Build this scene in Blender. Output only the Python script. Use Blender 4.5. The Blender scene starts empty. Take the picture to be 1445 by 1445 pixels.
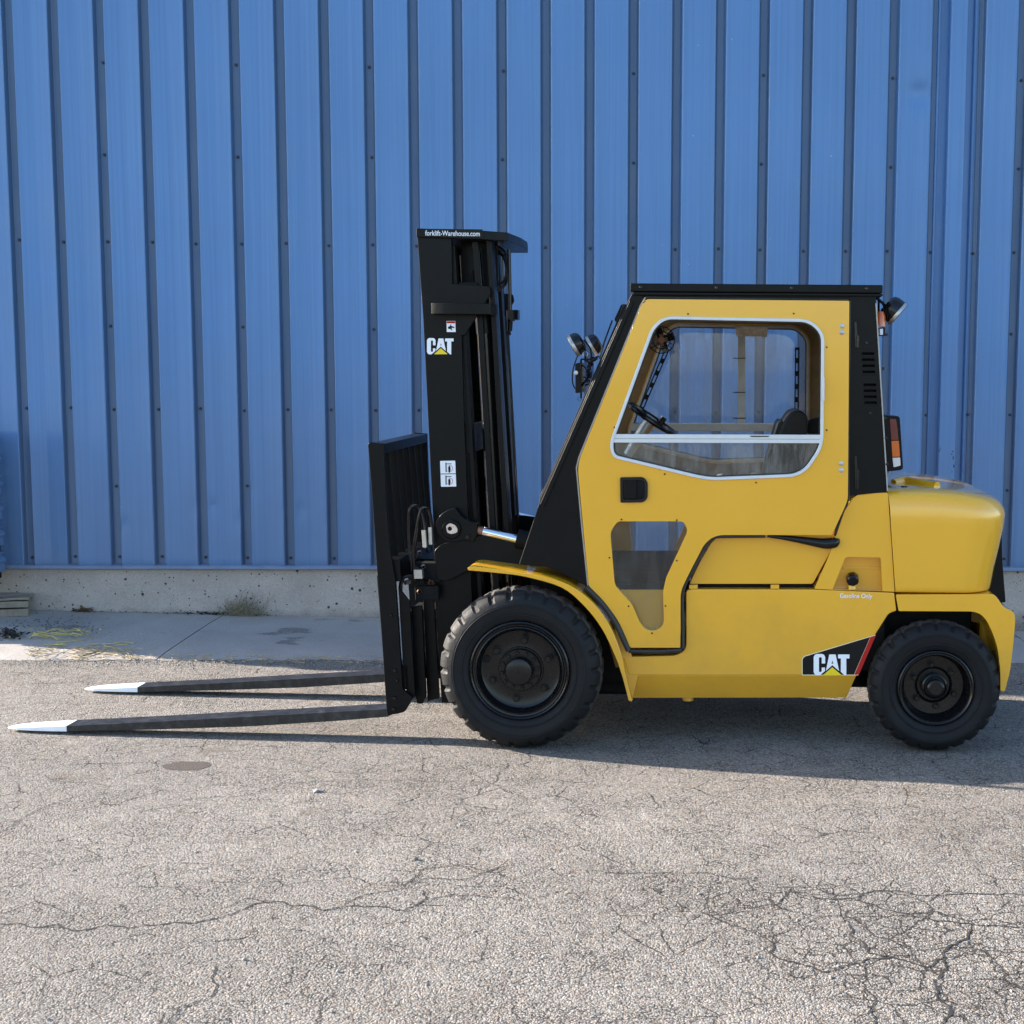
import bpy, bmesh, math, random
from mathutils import Vector, Matrix, noise
random.seed(7)
R = math.radians
SC = bpy.context.scene
COL = SC.collection

# ------------------------------------------------------------------ camera
F_PX, CX, CY = 1961.0, 963.0, 722.5
PITCH, ROLL = R(6.06), R(0.51)
HCAM = 2.0012
RM = Matrix.Rotation(math.pi/2-PITCH, 3, 'X') @ Matrix.Rotation(ROLL, 3, 'Z')
cam = bpy.data.cameras.new('camera'); camo = bpy.data.objects.new('camera', cam)
COL.objects.link(camo); SC.camera = camo
camo.location = (0, 0, HCAM); camo.rotation_euler = RM.to_euler()
cam.sensor_width = 36; cam.lens = 36*F_PX/1445
cam.shift_x = (722.5-CX)/1445
cam.clip_end = 2000; cam.clip_start = 0.05

# ------------------------------------------------------------------ sky, sun, exposure
SUN_EL, SUN_AZ = 21.0, 13.5
w = bpy.data.worlds.new("World"); SC.world = w; w.use_nodes = True
wn = w.node_tree.nodes; wt = wn.new('ShaderNodeTexSky')
wt.sky_type = 'NISHITA'; wt.sun_disc = False
wt.sun_elevation = R(SUN_EL); wt.sun_rotation = R(270+SUN_AZ)
wt.air_density = 1.0; wt.dust_density = 0.8; wt.ozone_density = 1.9
w.node_tree.links.new(wt.outputs[0], wn['Background'].inputs[0])
wn['Background'].inputs[1].default_value = 0.125
sl = bpy.data.lights.new('sun', 'SUN'); so = bpy.data.objects.new('sun', sl); COL.objects.link(so)
sl.energy = 5.0; sl.angle = R(0.6); sl.color = (1.0, 0.905, 0.79)
sdir = Vector((-math.cos(R(SUN_AZ))*math.cos(R(SUN_EL)), math.sin(R(SUN_AZ))*math.cos(R(SUN_EL)), math.sin(R(SUN_EL))))
so.rotation_euler = (-sdir).to_track_quat('-Z', 'Y').to_euler(); so.location = (-10, 5, 12)
SC.view_settings.view_transform = 'Standard'; SC.view_settings.look = 'None'
SC.view_settings.gamma = 1; SC.view_settings.exposure = 1.96
SC.render.engine = 'CYCLES'
SC.cycles.max_bounces = 6; SC.cycles.transparent_max_bounces = 12

# ------------------------------------------------------------------ survey: sight lines -> real positions
def ray(u, v):
    return RM @ Vector(((u-CX)/F_PX, -(v-CY)/F_PX, -1))
def ground_pt(u, v, z=0.0):
    d = ray(u, v); t = (z-HCAM)/d.z
    return Vector((d.x*t, d.y*t, z))
def on_plane(u, v, O, n):
    C = Vector((0, 0, HCAM)); d = ray(u, v)
    return C + d*(((O-C).dot(n))/d.dot(n))
# forklift frame: origin on the ground under the front wheel's outer face
TYAW = R(1.8)
TO = Vector((-0.8419, 7.1, 0)); TX = Vector((math.cos(TYAW), -math.sin(TYAW), 0)); TY = Vector((math.sin(TYAW), math.cos(TYAW), 0))
def S(u, v, yo):
    P = on_plane(u, v, TO+TY*yo, TY)-TO
    return (P.dot(TX), P.z)
def SV(u, v, yo):
    x, z = S(u, v, yo); return Vector((x, yo, z))
# wall frame
WYAW = R(2.6)
WO = Vector((-1, 10.65, 0)); WX = Vector((math.cos(WYAW), math.sin(WYAW), 0)); WN = Vector((-math.sin(WYAW), math.cos(WYAW), 0))
def WP(u, v, off=0.0):
    P = on_plane(u, v, WO+WN*off, WN)-WO
    return P.dot(WX), P.z
def wall_y(x): return 10.65+(x+1)*math.tan(WYAW)
def gz(x, y):
    t = min(1, max(0, (y-8.7)/(wall_y(x)-8.7))); t = t*t*(3-2*t)
    xx = max(-9, min(9, x))
    return -0.0215*(xx+1.1)*t

# ------------------------------------------------------------------ materials
MATS = {}
def nd(nt, t, **k):
    n = nt.nodes.new(t)
    for a, b in k.items():
        if a in n.inputs.keys(): n.inputs[a].default_value = b
        else: setattr(n, a, b)
    return n
def mat(name, col, rough=0.5, metal=0.0, var=0.12, vscale=6.0, bump=0.0, bscale=60.0, coat=0.0, dust=0.0, dustcol=(.32, .27, .21), rvar=0.12, spec=0.5, speck=0.0, orange=0.0):
    m = bpy.data.materials.new(name); m.use_nodes = True; nt = m.node_tree
    b = nt.nodes['Principled BSDF']; L = nt.links.new
    b.inputs['Metallic'].default_value = metal
    b.inputs['Coat Weight'].default_value = coat; b.inputs['Coat Roughness'].default_value = 0.08
    b.inputs['Specular IOR Level'].default_value = spec
    tc = nd(nt, 'ShaderNodeTexCoord')
    n1 = nd(nt, 'ShaderNodeTexNoise', Scale=vscale, Detail=6.0, Roughness=0.6); L(tc.outputs['Object'], n1.inputs['Vector'])
    mr = nd(nt, 'ShaderNodeMapRange'); mr.inputs['From Min'].default_value = .3; mr.inputs['From Max'].default_value = .7
    mr.inputs['To Min'].default_value = 1-var; mr.inputs['To Max'].default_value = 1+var
    L(n1.outputs['Fac'], mr.inputs['Value'])
    mul = nd(nt, 'ShaderNodeVectorMath', operation='SCALE'); mul.inputs[0].default_value = col[:3]; L(mr.outputs[0], mul.inputs['Scale'])
    cout = mul.outputs[0]
    if dust > 0:
        n2 = nd(nt, 'ShaderNodeTexNoise', Scale=vscale*2.3, Detail=8.0, Roughness=0.7); L(tc.outputs['Object'], n2.inputs['Vector'])
        r2 = nd(nt, 'ShaderNodeMapRange'); r2.inputs['From Min'].default_value = .45; r2.inputs['From Max'].default_value = .8
        r2.inputs['To Max'].default_value = dust; L(n2.outputs['Fac'], r2.inputs['Value'])
        mx = nd(nt, 'ShaderNodeMix', data_type='RGBA'); L(r2.outputs[0], mx.inputs['Factor']); L(cout, mx.inputs['A']); mx.inputs['B'].default_value = (*dustcol, 1)
        cout = mx.outputs['Result']
    if speck > 0:
        v2 = nd(nt, 'ShaderNodeTexNoise', Scale=420.0, Detail=2.0); L(tc.outputs['Object'], v2.inputs['Vector'])
        r3 = nd(nt, 'ShaderNodeMapRange'); r3.inputs['From Min'].default_value = .70; r3.inputs['From Max'].default_value = .76; r3.inputs['To Max'].default_value = speck
        L(v2.outputs['Fac'], r3.inputs['Value'])
        mx = nd(nt, 'ShaderNodeMix', data_type='RGBA'); L(r3.outputs[0], mx.inputs['Factor']); L(cout, mx.inputs['A']); mx.inputs['B'].default_value = (*dustcol, 1)
        cout = mx.outputs['Result']
    L(cout, b.inputs['Base Color'])
    rr = nd(nt, 'ShaderNodeMapRange'); rr.inputs['From Min'].default_value = .3; rr.inputs['From Max'].default_value = .7
    rr.inputs['To Min'].default_value = max(.03, rough-rvar*rough); rr.inputs['To Max'].default_value = min(1, rough+rvar*rough)
    n3 = nd(nt, 'ShaderNodeTexNoise', Scale=vscale*4, Detail=5.0); L(tc.outputs['Object'], n3.inputs['Vector']); L(n3.outputs['Fac'], rr.inputs['Value'])
    L(rr.outputs[0], b.inputs['Roughness'])
    if bump > 0:
        n4 = nd(nt, 'ShaderNodeTexNoise', Scale=bscale, Detail=3.0); L(tc.outputs['Object'], n4.inputs['Vector'])
        bp = nd(nt, 'ShaderNodeBump', Distance=bump); L(n4.outputs['Fac'], bp.inputs['Height']); L(bp.outputs[0], b.inputs['Normal'])
    MATS[name] = m; return m
def glassmat(name, tint, dirt=0.06, refl=1.0):
    m = bpy.data.materials.new(name); m.use_nodes = True; nt = m.node_tree; nt.nodes.clear(); L = nt.links.new
    out = nd(nt, 'ShaderNodeOutputMaterial'); tr = nd(nt, 'ShaderNodeBsdfTransparent'); tr.inputs[0].default_value = (*tint, 1)
    gl = nd(nt, 'ShaderNodeBsdfGlossy'); gl.inputs['Roughness'].default_value = 0.03
    df = nd(nt, 'ShaderNodeBsdfDiffuse'); df.inputs[0].default_value = (.55, .53, .48, 1)
    lw = nd(nt, 'ShaderNodeFresnel', IOR=1.45)
    m1 = nd(nt, 'ShaderNodeMixShader'); L(lw.outputs[0], m1.inputs[0]); L(tr.outputs[0], m1.inputs[1]); L(gl.outputs[0], m1.inputs[2])
    tc = nd(nt, 'ShaderNodeTexCoord'); mp = nd(nt, 'ShaderNodeMapping'); mp.inputs['Scale'].default_value = (9, 3, 2.2); L(tc.outputs['Object'], mp.inputs[0])
    n = nd(nt, 'ShaderNodeTexNoise', Scale=1.6, Detail=9.0, Roughness=.72); L(mp.outputs[0], n.inputs['Vector'])
    r = nd(nt, 'ShaderNodeMapRange'); r.inputs['From Min'].default_value = .42; r.inputs['From Max'].default_value = .75; r.inputs['To Min'].default_value = dirt*.35; r.inputs['To Max'].default_value = dirt*2.4
    L(n.outputs['Fac'], r.inputs['Value'])
    m2 = nd(nt, 'ShaderNodeMixShader'); L(r.outputs[0], m2.inputs[0]); L(m1.outputs[0], m2.inputs[1]); L(df.outputs[0], m2.inputs[2])
    L(m2.outputs[0], out.inputs[0]); MATS[name] = m; return m

YEL = mat('yellow_paint', (.755, .385, .017), .22, var=.03, vscale=2, coat=.6, bump=.0006, bscale=9)
YELW = mat('yellow_cast_paint', (.765, .39, .017), .18, var=.03, vscale=2, coat=.7, bump=.0015, bscale=7)
def grime(m, z0, z1, amt, col=(.20, .13, .05)):
    nt = m.node_tree; L = nt.links.new; b = nt.nodes['Principled BSDF']; src = b.inputs['Base Color'].links[0].from_socket
    tc = nd(nt, 'ShaderNodeTexCoord'); sp = nd(nt, 'ShaderNodeSeparateXYZ'); L(tc.outputs['Object'], sp.inputs[0])
    n = nd(nt, 'ShaderNodeTexNoise', Scale=5.0, Detail=9.0, Roughness=.72); L(tc.outputs['Object'], n.inputs['Vector'])
    ad = nd(nt, 'ShaderNodeMath', operation='MULTIPLY_ADD'); L(n.outputs['Fac'], ad.inputs[0]); ad.inputs[1].default_value = -.9; L(sp.outputs['Z'], ad.inputs[2])
    g = nd(nt, 'ShaderNodeMapRange'); g.inputs['From Min'].default_value = z0; g.inputs['From Max'].default_value = z1; g.inputs['To Min'].default_value = amt; g.inputs['To Max'].default_value = 0; L(ad.outputs[0], g.inputs['Value'])
    mx = nd(nt, 'ShaderNodeMix', data_type='RGBA'); L(g.outputs[0], mx.inputs['Factor']); L(src, mx.inputs['A']); mx.inputs['B'].default_value = (*col, 1)
    n5 = nd(nt, 'ShaderNodeTexNoise', Scale=38.0, Detail=4.0); L(tc.outputs['Object'], n5.inputs['Vector'])
    r5 = nd(nt, 'ShaderNodeMapRange'); r5.inputs['From Min'].default_value = .765; r5.inputs['From Max'].default_value = .785; r5.inputs['To Max'].default_value = .5; L(n5.outputs['Fac'], r5.inputs['Value'])
    mx2 = nd(nt, 'ShaderNodeMix', data_type='RGBA'); L(r5.outputs[0], mx2.inputs['Factor']); L(mx.outputs['Result'], mx2.inputs['A']); mx2.inputs['B'].default_value = (.16, .09, .03, 1)
    L(mx2.outputs['Result'], b.inputs['Base Color'])
grime(YEL, -.45, .35, .42); grime(YELW, -.45, .3, .40)
YELM = mat('yellow_inner_shade', (.30, .165, .022), .55, var=.12, dust=.25)  # body yellow darkened so the colour carries the shade of inner faces
BLK = mat('black_satin_paint', (.004, .0042, .005), .34, var=.2, vscale=8, dust=.015, dustcol=(.06, .055, .05), bump=.0006, bscale=25, spec=.15)
BLKM = mat('black_matte', (.005, .005, .0055), .7, var=.2, dust=.03, dustcol=(.05, .045, .04), spec=.2)
BLKG = mat('black_gloss', (.006, .006, .007), .2, var=.2, spec=.35)
RUB = mat('seal_rubber', (.016, .016, .017), .55, var=.3, vscale=20, bump=.002, bscale=50)
TYR = mat('tyre_rubber', (.0085, .009, .0105), .6, var=.25, vscale=9, dust=.12, dustcol=(.022, .022, .024), bump=.0012, bscale=70, spec=.2)
TYT = mat('tyre_tread_rubber', (.03, .028, .026), .8, var=.3, vscale=9, dust=.4, dustcol=(.09, .08, .07), bump=.002, bscale=60)
RIM = mat('rim_black_gloss', (.005, .005, .006), .26, var=.2, vscale=9, dust=.015, dustcol=(.05, .045, .04), spec=.35)
FRK = mat('fork_top_black', (.009, .009, .010),   .40, var=.3, vscale=9, dust=.35, dustcol=(.14, .135, .13), bump=.001, bscale=25)
CHR = mat('chrome', (.85, .86, .88), .12, 1.0, var=.02)
STL = mat('worn_steel', (.45, .44, .42), .35, .8, var=.2)
ALU = mat('aluminium_frame', (.60, .62, .64), .42, .25, var=.05, vscale=15, dust=.1)
ALD = mat('weathered_aluminium', (.34, .33, .31), .5, .2, var=.15, vscale=20, dust=.3)
WHT = mat('white_paint', (.80, .82, .83), .4, var=.04, vscale=12, dust=.08)
DWH = mat('decal_white', (.78, .80, .84), .4, var=.02)
DBK = mat('decal_black', (.005, .005, .006), .4, var=.1, spec=.2)
DRD = mat('decal_red', (.40, .010, .010), .4, var=.05, spec=.25)
DYL = mat('decal_yellow', (.80, .58, .01), .35, var=.03)
DCR = mat('decal_edge', (.72, .62, .40), .5, var=.03)
REDL = mat('red_lens', (.11, .004, .006), .2, var=.1, coat=.4)
AMBL = mat('amber_lens', (.55, .11, .008), .2, var=.1, coat=.4)
CLRL = mat('clear_lens', (.60, .58, .56), .18, var=.2, coat=.4)
SEAT = mat('seat_vinyl', (.006, .006, .0065), .45, var=.2, bump=.0012, bscale=80, spec=.25)
GRY = mat('grey_pad', (.16, .155, .15), .6, var=.2)
RUST = mat('rusty_patch', (.55, .50, .42), .7, var=.3, vscale=30, dust=.6, dustcol=(.25, .10, .05))
COPP = mat('copper_boot', (.25, .12, .07), .4, .3, var=.2)
WOOD = mat('weathered_timber', (.25, .215, .17), .85, var=.35, vscale=8, dust=.5, dustcol=(.12, .10, .08), bump=.004, bscale=40)
STRAW = mat('dry_straw', (.42, .32, .17), .8, var=.35, vscale=40)
VINE = mat('yellow_green_vine', (.46, .38, .11), .7, var=.35, vscale=30)
LEAF = mat('dead_leaf', (.14, .09, .045), .85, var=.4, vscale=40)
DLEAF = mat('dark_rotten_leaf', (.022, .02, .018), .8, var=.4, vscale=40)
WEED = mat('dry_weed', (.22, .185, .12), .85, var=.4, vscale=30)
STONE = mat('small_stones', (.26, .245, .225), .9, var=.35, vscale=60)
DSTN = mat('dark_grit', (.10, .098, .097), .9, var=.5, vscale=60)
GLS = glassmat('cab_glass', (.93, .96, .97), .035)
GLSD = glassmat('dirty_cab_glass', (.90, .93, .94), .11)

def bluemat(name, col):
    m = mat(name, col, .38, var=.07, vscale=.7, rvar=.2, spec=.45)
    nt = m.node_tree; L = nt.links.new; b = nt.nodes['Principled BSDF']
    src = b.inputs['Base Color'].links[0].from_socket
    tc = nd(nt, 'ShaderNodeTexCoord'); mp = nd(nt, 'ShaderNodeMapping'); mp.inputs['Scale'].default_value = (60, 60, .5); L(tc.outputs['Object'], mp.inputs[0])
    n = nd(nt, 'ShaderNodeTexNoise', Scale=1.0, Detail=4.0); L(mp.outputs[0], n.inputs['Vector'])
    r = nd(nt, 'ShaderNodeMapRange'); r.inputs['From Min'].default_value = .3; r.inputs['From Max'].default_value = .7; r.inputs['To Min'].default_value = .93; r.inputs['To Max'].default_value = 1.07; L(n.outputs['Fac'], r.inputs['Value'])
    sc = nd(nt, 'ShaderNodeVectorMath', operation='SCALE'); L(src, sc.inputs[0]); L(r.outputs[0], sc.inputs['Scale'])
    # road dust and splash grime rising from the foot of the sheets
    sp = nd(nt, 'ShaderNodeSeparateXYZ'); L(tc.outputs['Object'], sp.inputs[0])
    n2 = nd(nt, 'ShaderNodeTexNoise', Scale=1.1, Detail=6.0); L(tc.outputs['Object'], n2.inputs['Vector'])
    ad = nd(nt, 'ShaderNodeMath', operation='MULTIPLY_ADD'); L(n2.outputs['Fac'], ad.inputs[0]); ad.inputs[1].default_value = 1.6; L(sp.outputs['Z'], ad.inputs[2])
    g = nd(nt, 'ShaderNodeMapRange'); g.inputs['From Min'].default_value = 1.0; g.inputs['From Max'].default_value = 3.2; g.inputs['To Min'].default_value = .45; g.inputs['To Max'].default_value = 0.0; L(ad.outputs[0], g.inputs['Value'])
    mx = nd(nt, 'ShaderNodeMix', data_type='RGBA'); L(g.outputs[0], mx.inputs['Factor']); L(sc.outputs[0], mx.inputs['A']); mx.inputs['B'].default_value = (.15, .19, .26, 1)
    # small chips in the paint
    n5 = nd(nt, 'ShaderNodeTexNoise', Scale=26.0, Detail=3.0); L(tc.outputs['Object'], n5.inputs['Vector'])
    r5 = nd(nt, 'ShaderNodeMapRange'); r5.inputs['From Min'].default_value = .775; r5.inputs['From Max'].default_value = .79; r5.inputs['To Max'].default_value = .6; L(n5.outputs['Fac'], r5.inputs['Value'])
    mx2 = nd(nt, 'ShaderNodeMix', data_type='RGBA'); L(r5.outputs[0], mx2.inputs['Factor']); L(mx.outputs['Result'], mx2.inputs['A']); mx2.inputs['B'].default_value = (.42, .48, .55, 1)
    L(mx2.outputs['Result'], b.inputs['Base Color'])
    n6 = nd(nt, 'ShaderNodeTexNoise', Scale=2.5, Detail=2.0); L(tc.outputs['Object'], n6.inputs['Vector'])
    bp = nd(nt, 'ShaderNodeBump', Distance=.006); L(n6.outputs['Fac'], bp.inputs['Height']); L(bp.outputs[0], b.inputs['Normal'])
    return m
BLUE = bluemat('blue_sheet_metal', (.080, .196, .41))
BLUEG = bluemat('blue_sheet_groove_shade', (.070, .135, .250))  # groove shade painted into the colour, along with slight grime
BLUED = mat('blue_flashing', (.15, .20, .30), .5, var=.15, dust=.2)
SCRW = mat('screw_head', (.03, .04, .07), .5, .5)

def concrete(name, col, bug=True, gritty=False):
    m = mat(name, col, .88, var=.13, vscale=1.7, dust=.35, dustcol=(.20, .16, .115), bump=.003, bscale=45)
    nt = m.node_tree; L = nt.links.new; b = nt.nodes['Principled BSDF']
    src = b.inputs['Base Color'].links[0].from_socket; tc = nd(nt, 'ShaderNodeTexCoord')
    fine = nd(nt, 'ShaderNodeTexNoise', Scale=110.0, Detail=4.0); L(tc.outputs['Object'], fine.inputs['Vector'])
    r = nd(nt, 'ShaderNodeMapRange'); r.inputs['From Min'].default_value = .3; r.inputs['From Max'].default_value = .7; r.inputs['To Min'].default_value = .85; r.inputs['To Max'].default_value = 1.15; L(fine.outputs['Fac'], r.inputs['Value'])
    sc = nd(nt, 'ShaderNodeVectorMath', operation='SCALE'); L(src, sc.inputs[0]); L(r.outputs[0], sc.inputs['Scale'])
    col_out = sc.outputs[0]
    if bug:
        facs = []
        for sca, th in ((17, .24), (34, .26), (70, .2)):
            dn = nd(nt, 'ShaderNodeTexNoise', Scale=sca*1.5, Detail=2.0); L(tc.outputs['Object'], dn.inputs['Vector'])
            mm = nd(nt, 'ShaderNodeVectorMath', operation='MULTIPLY_ADD'); L(dn.outputs['Color'], mm.inputs[0]); mm.inputs[1].default_value = (.012, .012, .012); L(tc.outputs['Object'], mm.inputs[2])
            v = nd(nt, 'ShaderNodeTexVoronoi', Scale=sca); L(mm.outputs[0], v.inputs['Vector'])
            sx = nd(nt, 'ShaderNodeSeparateColor'); L(v.outputs['Color'], sx.inputs[0])
            thr = nd(nt, 'ShaderNodeMath', operation='MULTIPLY'); L(sx.outputs[0], thr.inputs[0]); thr.inputs[1].default_value = th*1.9
            sb = nd(nt, 'ShaderNodeMath', operation='SUBTRACT'); L(thr.outputs[0], sb.inputs[0]); sb.inputs[1].default_value = th*.95
            lt = nd(nt, 'ShaderNodeMath', operation='LESS_THAN'); L(v.outputs['Distance'], lt.inputs[0]); L(sb.outputs[0], lt.inputs[1])
            facs.append(lt.outputs[0])
        mx0 = nd(nt, 'ShaderNodeMath', operation='MAXIMUM'); L(facs[0], mx0.inputs[0]); L(facs[1], mx0.inputs[1])
        mxx = nd(nt, 'ShaderNodeMath', operation='MAXIMUM'); L(mx0.outputs[0], mxx.inputs[0]); L(facs[2], mxx.inputs[1])
        mx = nd(nt, 'ShaderNodeMix', data_type='RGBA'); L(mxx.outputs[0], mx.inputs['Factor']); L(col_out, mx.inputs['A']); mx.inputs['B'].default_value = (.045, .04, .04, 1)
        col_out = mx.outputs['Result']
        # brown tone with a ragged edge, darker towards the foot
        sp = nd(nt, 'ShaderNodeSeparateXYZ'); L(tc.outputs['Object'], sp.inputs[0])
        n2 = nd(nt, 'ShaderNodeTexNoise', Scale=7.0, Detail=6.0); L(tc.outputs['Object'], n2.inputs['Vector'])
        ad = nd(nt, 'ShaderNodeMath', operation='MULTIPLY_ADD'); L(n2.outputs['Fac'], ad.inputs[0]); ad.inputs[1].default_value = -.16; L(sp.outputs['Z'], ad.inputs[2])
        g = nd(nt, 'ShaderNodeMapRange'); g.inputs['From Min'].default_value = -.10; g.inputs['From Max'].default_value = .03; g.inputs['To Min'].default_value = .7; g.inputs['To Max'].default_value = 0; L(ad.outputs[0], g.inputs['Value'])
        mx = nd(nt, 'ShaderNodeMix', data_type='RGBA'); L(g.outputs[0], mx.inputs['Factor']); L(col_out, mx.inputs['A']); mx.inputs['B'].default_value = (.10, .085, .07, 1); col_out = mx.outputs['Result']
    if gritty:
        mp = nd(nt, 'ShaderNodeMapping'); mp.inputs['Scale'].default_value = (1.0, 1.5, 1); L(tc.outputs['Object'], mp.inputs[0])
        n2 = nd(nt, 'ShaderNodeTexNoise', Scale=1.3, Detail=9.0, Roughness=.62); L(mp.outputs[0], n2.inputs['Vector'])
        g = nd(nt, 'ShaderNodeMapRange'); g.inputs['From Min'].default_value = .60; g.inputs['From Max'].default_value = .64; L(n2.outputs['Fac'], g.inputs['Value'])
        v = nd(nt, 'ShaderNodeTexVoronoi', Scale=75.0); L(tc.outputs['Object'], v.inputs['Vector'])
        gv = nd(nt, 'ShaderNodeMapRange'); gv.inputs['From Min'].default_value = .1; gv.inputs['From Max'].default_value = .6; gv.inputs['To Min'].default_value = .15; gv.inputs['To Max'].default_value = .8; L(v.outputs['Distance'], gv.inputs['Value'])
        mm = nd(nt, 'ShaderNodeMath', operation='MULTIPLY'); L(g.outputs[0], mm.inputs[0]); L(gv.outputs[0], mm.inputs[1])
        mx = nd(nt, 'ShaderNodeMix', data_type='RGBA'); L(mm.outputs[0], mx.inputs['Factor']); L(col_out, mx.inputs['A']); mx.inputs['B'].default_value = (.10, .09, .085, 1); col_out = mx.outputs['Result']
    L(col_out, b.inputs['Base Color'])
    return m
CONC = concrete('foundation_concrete', (.40, .355, .32))
SLAB = concrete('slab_concrete', (.32, .29, .265), False, True)

def asphalt():
    m = bpy.data.materials.new('weathered_asphalt'); m.use_nodes = True; nt = m.node_tree; L = nt.links.new
    b = nt.nodes['Principled BSDF']; b.inputs['Roughness'].default_value = .9; b.inputs['Specular IOR Level'].default_value = .25
    geo = nd(nt, 'ShaderNodeNewGeometry'); P = geo.outputs['Position']
    def noise_(scale, det=5.0, rough=.6):
        n = nd(nt, 'ShaderNodeTexNoise', Scale=scale, Detail=det, Roughness=rough); L(P, n.inputs['Vector']); return n
    def rng(src, a, b_, c, d):
        r = nd(nt, 'ShaderNodeMapRange'); r.inputs['From Min'].default_value = a; r.inputs['From Max'].default_value = b_
        r.inputs['To Min'].default_value = c; r.inputs['To Max'].default_value = d; L(src, r.inputs['Value']); return r.outputs[0]
    def mth(op, a, b_):
        n = nd(nt, 'ShaderNodeMath', operation=op)
        for i, s in enumerate((a, b_)):
            if isinstance(s, (int, float)): n.inputs[i].default_value = s
            else: L(s, n.inputs[i])
        return n.outputs[0]
    def mixc(fac, a, b_):
        x = nd(nt, 'ShaderNodeMix', data_type='RGBA')
        if isinstance(fac, float): x.inputs['Factor'].default_value = fac
        else: L(fac, x.inputs['Factor'])
        for k, s in (('A', a), ('B', b_)):
            if isinstance(s, tuple): x.inputs[k].default_value = (*s, 1)
            else: L(s, x.inputs[k])
        return x.outputs['Result']
    # aggregate: stones of two sizes, each its own tone
    wob = noise_(45.0, 2.0)
    wv = nd(nt, 'ShaderNodeVectorMath', operation='MULTIPLY_ADD'); L(wob.outputs['Color'], wv.inputs[0]); wv.inputs[1].default_value = (.012, .012, .004); L(P, wv.inputs[2])
    v1 = nd(nt, 'ShaderNodeTexVoronoi', Scale=118.0); L(wv.outputs[0], v1.inputs['Vector'])
    v2 = nd(nt, 'ShaderNodeTexVoronoi', Scale=240.0); L(wv.outputs[0], v2.inputs['Vector'])
    hs = nd(nt, 'ShaderNodeSeparateColor'); L(v1.outputs['Color'], hs.inputs[0])
    base = mixc(rng(noise_(1.1, 6.0).outputs['Fac'], .35, .65, 0, 1), (.198, .180, .160), (.264, .243, .219))
    stone = nd(nt, 'ShaderNodeVectorMath', operation='SCALE'); L(base, stone.inputs[0]); L(rng(hs.outputs[0], 0, 1, .62, 1.42), stone.inputs['Scale'])
    tan_ = mixc(mth('MULTIPLY', rng(hs.outputs[1], .86, .9, 0, 1), .6), stone.outputs[0], (.26, .18, .12))
    # dark binder between stones
    gap = mth('MULTIPLY', rng(v1.outputs['Distance'], .44, .74, 0, .9), rng(noise_(3.0, 7.0, .65).outputs['Fac'], .36, .64, .25, 1.0))
    c = mixc(gap, tan_, (.034, .031, .029))
    # blotches, patches of worn binder, rusty-brown oil spots
    c = mixc(rng(noise_(.55, 7.0, .62).outputs['Fac'], .48, .70, 0, .5), c, (.115, .105, .097))
    c = mixc(rng(noise_(2.2, 6.0, .6).outputs['Fac'], .62, .74, 0, .6), c, (.11, .078, .052))
    # alligator cracking, strongest at the lower right and by the front wheel
    sep = nd(nt, 'ShaderNodeSeparateXYZ'); L(P, sep.inputs[0])
    def blob(cx, cy, sx, sy):
        dx = mth('POWER', mth('ABSOLUTE', mth('DIVIDE', mth('SUBTRACT', sep.outputs[0], cx), sx), 0), 2.0)
        dy = mth('POWER', mth('ABSOLUTE', mth('DIVIDE', mth('SUBTRACT', sep.outputs[1], cy), sy), 0), 2.0)
        return rng(mth('ADD', dx, dy), 0, 1, 1, 0)
    g1 = ground_pt(1340, 1345); g2 = ground_pt(1130, 1275); g3 = ground_pt(640, 1235); g4 = ground_pt(700, 1120)
    msk = mth('MAXIMUM', mth('MAXIMUM', blob(g1.x, g1.y, .85, .75), blob(g2.x, g2.y, .9, .35)), mth('MAXIMUM', mth('MULTIPLY', blob(g3.x, g3.y, .45, .25), .6), mth('MULTIPLY', blob(g4.x, g4.y, .6, .5), .45)))
    msk = mth('MAXIMUM', msk, .27)
    cn = noise_(3.2, 5.0, .6)
    cv = nd(nt, 'ShaderNodeVectorMath', operation='MULTIPLY_ADD'); L(cn.outputs['Color'], cv.inputs[0]); cv.inputs[1].default_value = (.13, .13, .0); L(P, cv.inputs[2])
    cn2 = noise_(30, 3.0); cv2 = nd(nt, 'ShaderNodeVectorMath', operation='MULTIPLY_ADD'); L(cn2.outputs['Color'], cv2.inputs[0]); cv2.inputs[1].default_value = (.035, .035, .0); L(cv.outputs[0], cv2.inputs[2])
    heights = []
    for sca, wd, cut in ((4.2, .020, .0), (10, .029, .06), (19, .042, .16)):
        ve = nd(nt, 'ShaderNodeTexVoronoi', voronoi_dimensions='2D', feature='DISTANCE_TO_EDGE', Scale=sca); ve.inputs['Randomness'].default_value = 1
        vm = nd(nt, 'ShaderNodeVectorMath', operation='MULTIPLY'); L(cv2.outputs[0], vm.inputs[0]); vm.inputs[1].default_value = (1, 1.0, 0); L(vm.outputs[0], ve.inputs['Vector'])
        nn = noise_(sca*.8, 3.0)
        mm = mth('SUBTRACT', mth('ADD', msk, rng(nn.outputs['Fac'], .3, .7, -.62, .38)), cut)
        wid = mth('MULTIPLY', rng(mm, 0, .6, 0, wd), rng(noise_(6.0, 3.0).outputs['Fac'], .3, .7, .4, 1.4))
        line = mth('LESS_THAN', ve.outputs['Distance'], wid)
        heights.append(line)
    crk = mth('MAXIMUM', mth('MAXIMUM', heights[0], heights[1]), heights[2])
    c = mixc(mth('MULTIPLY', crk, .85), c, (.016, .014, .013))
    L(c, b.inputs['Base Color'])
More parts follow.
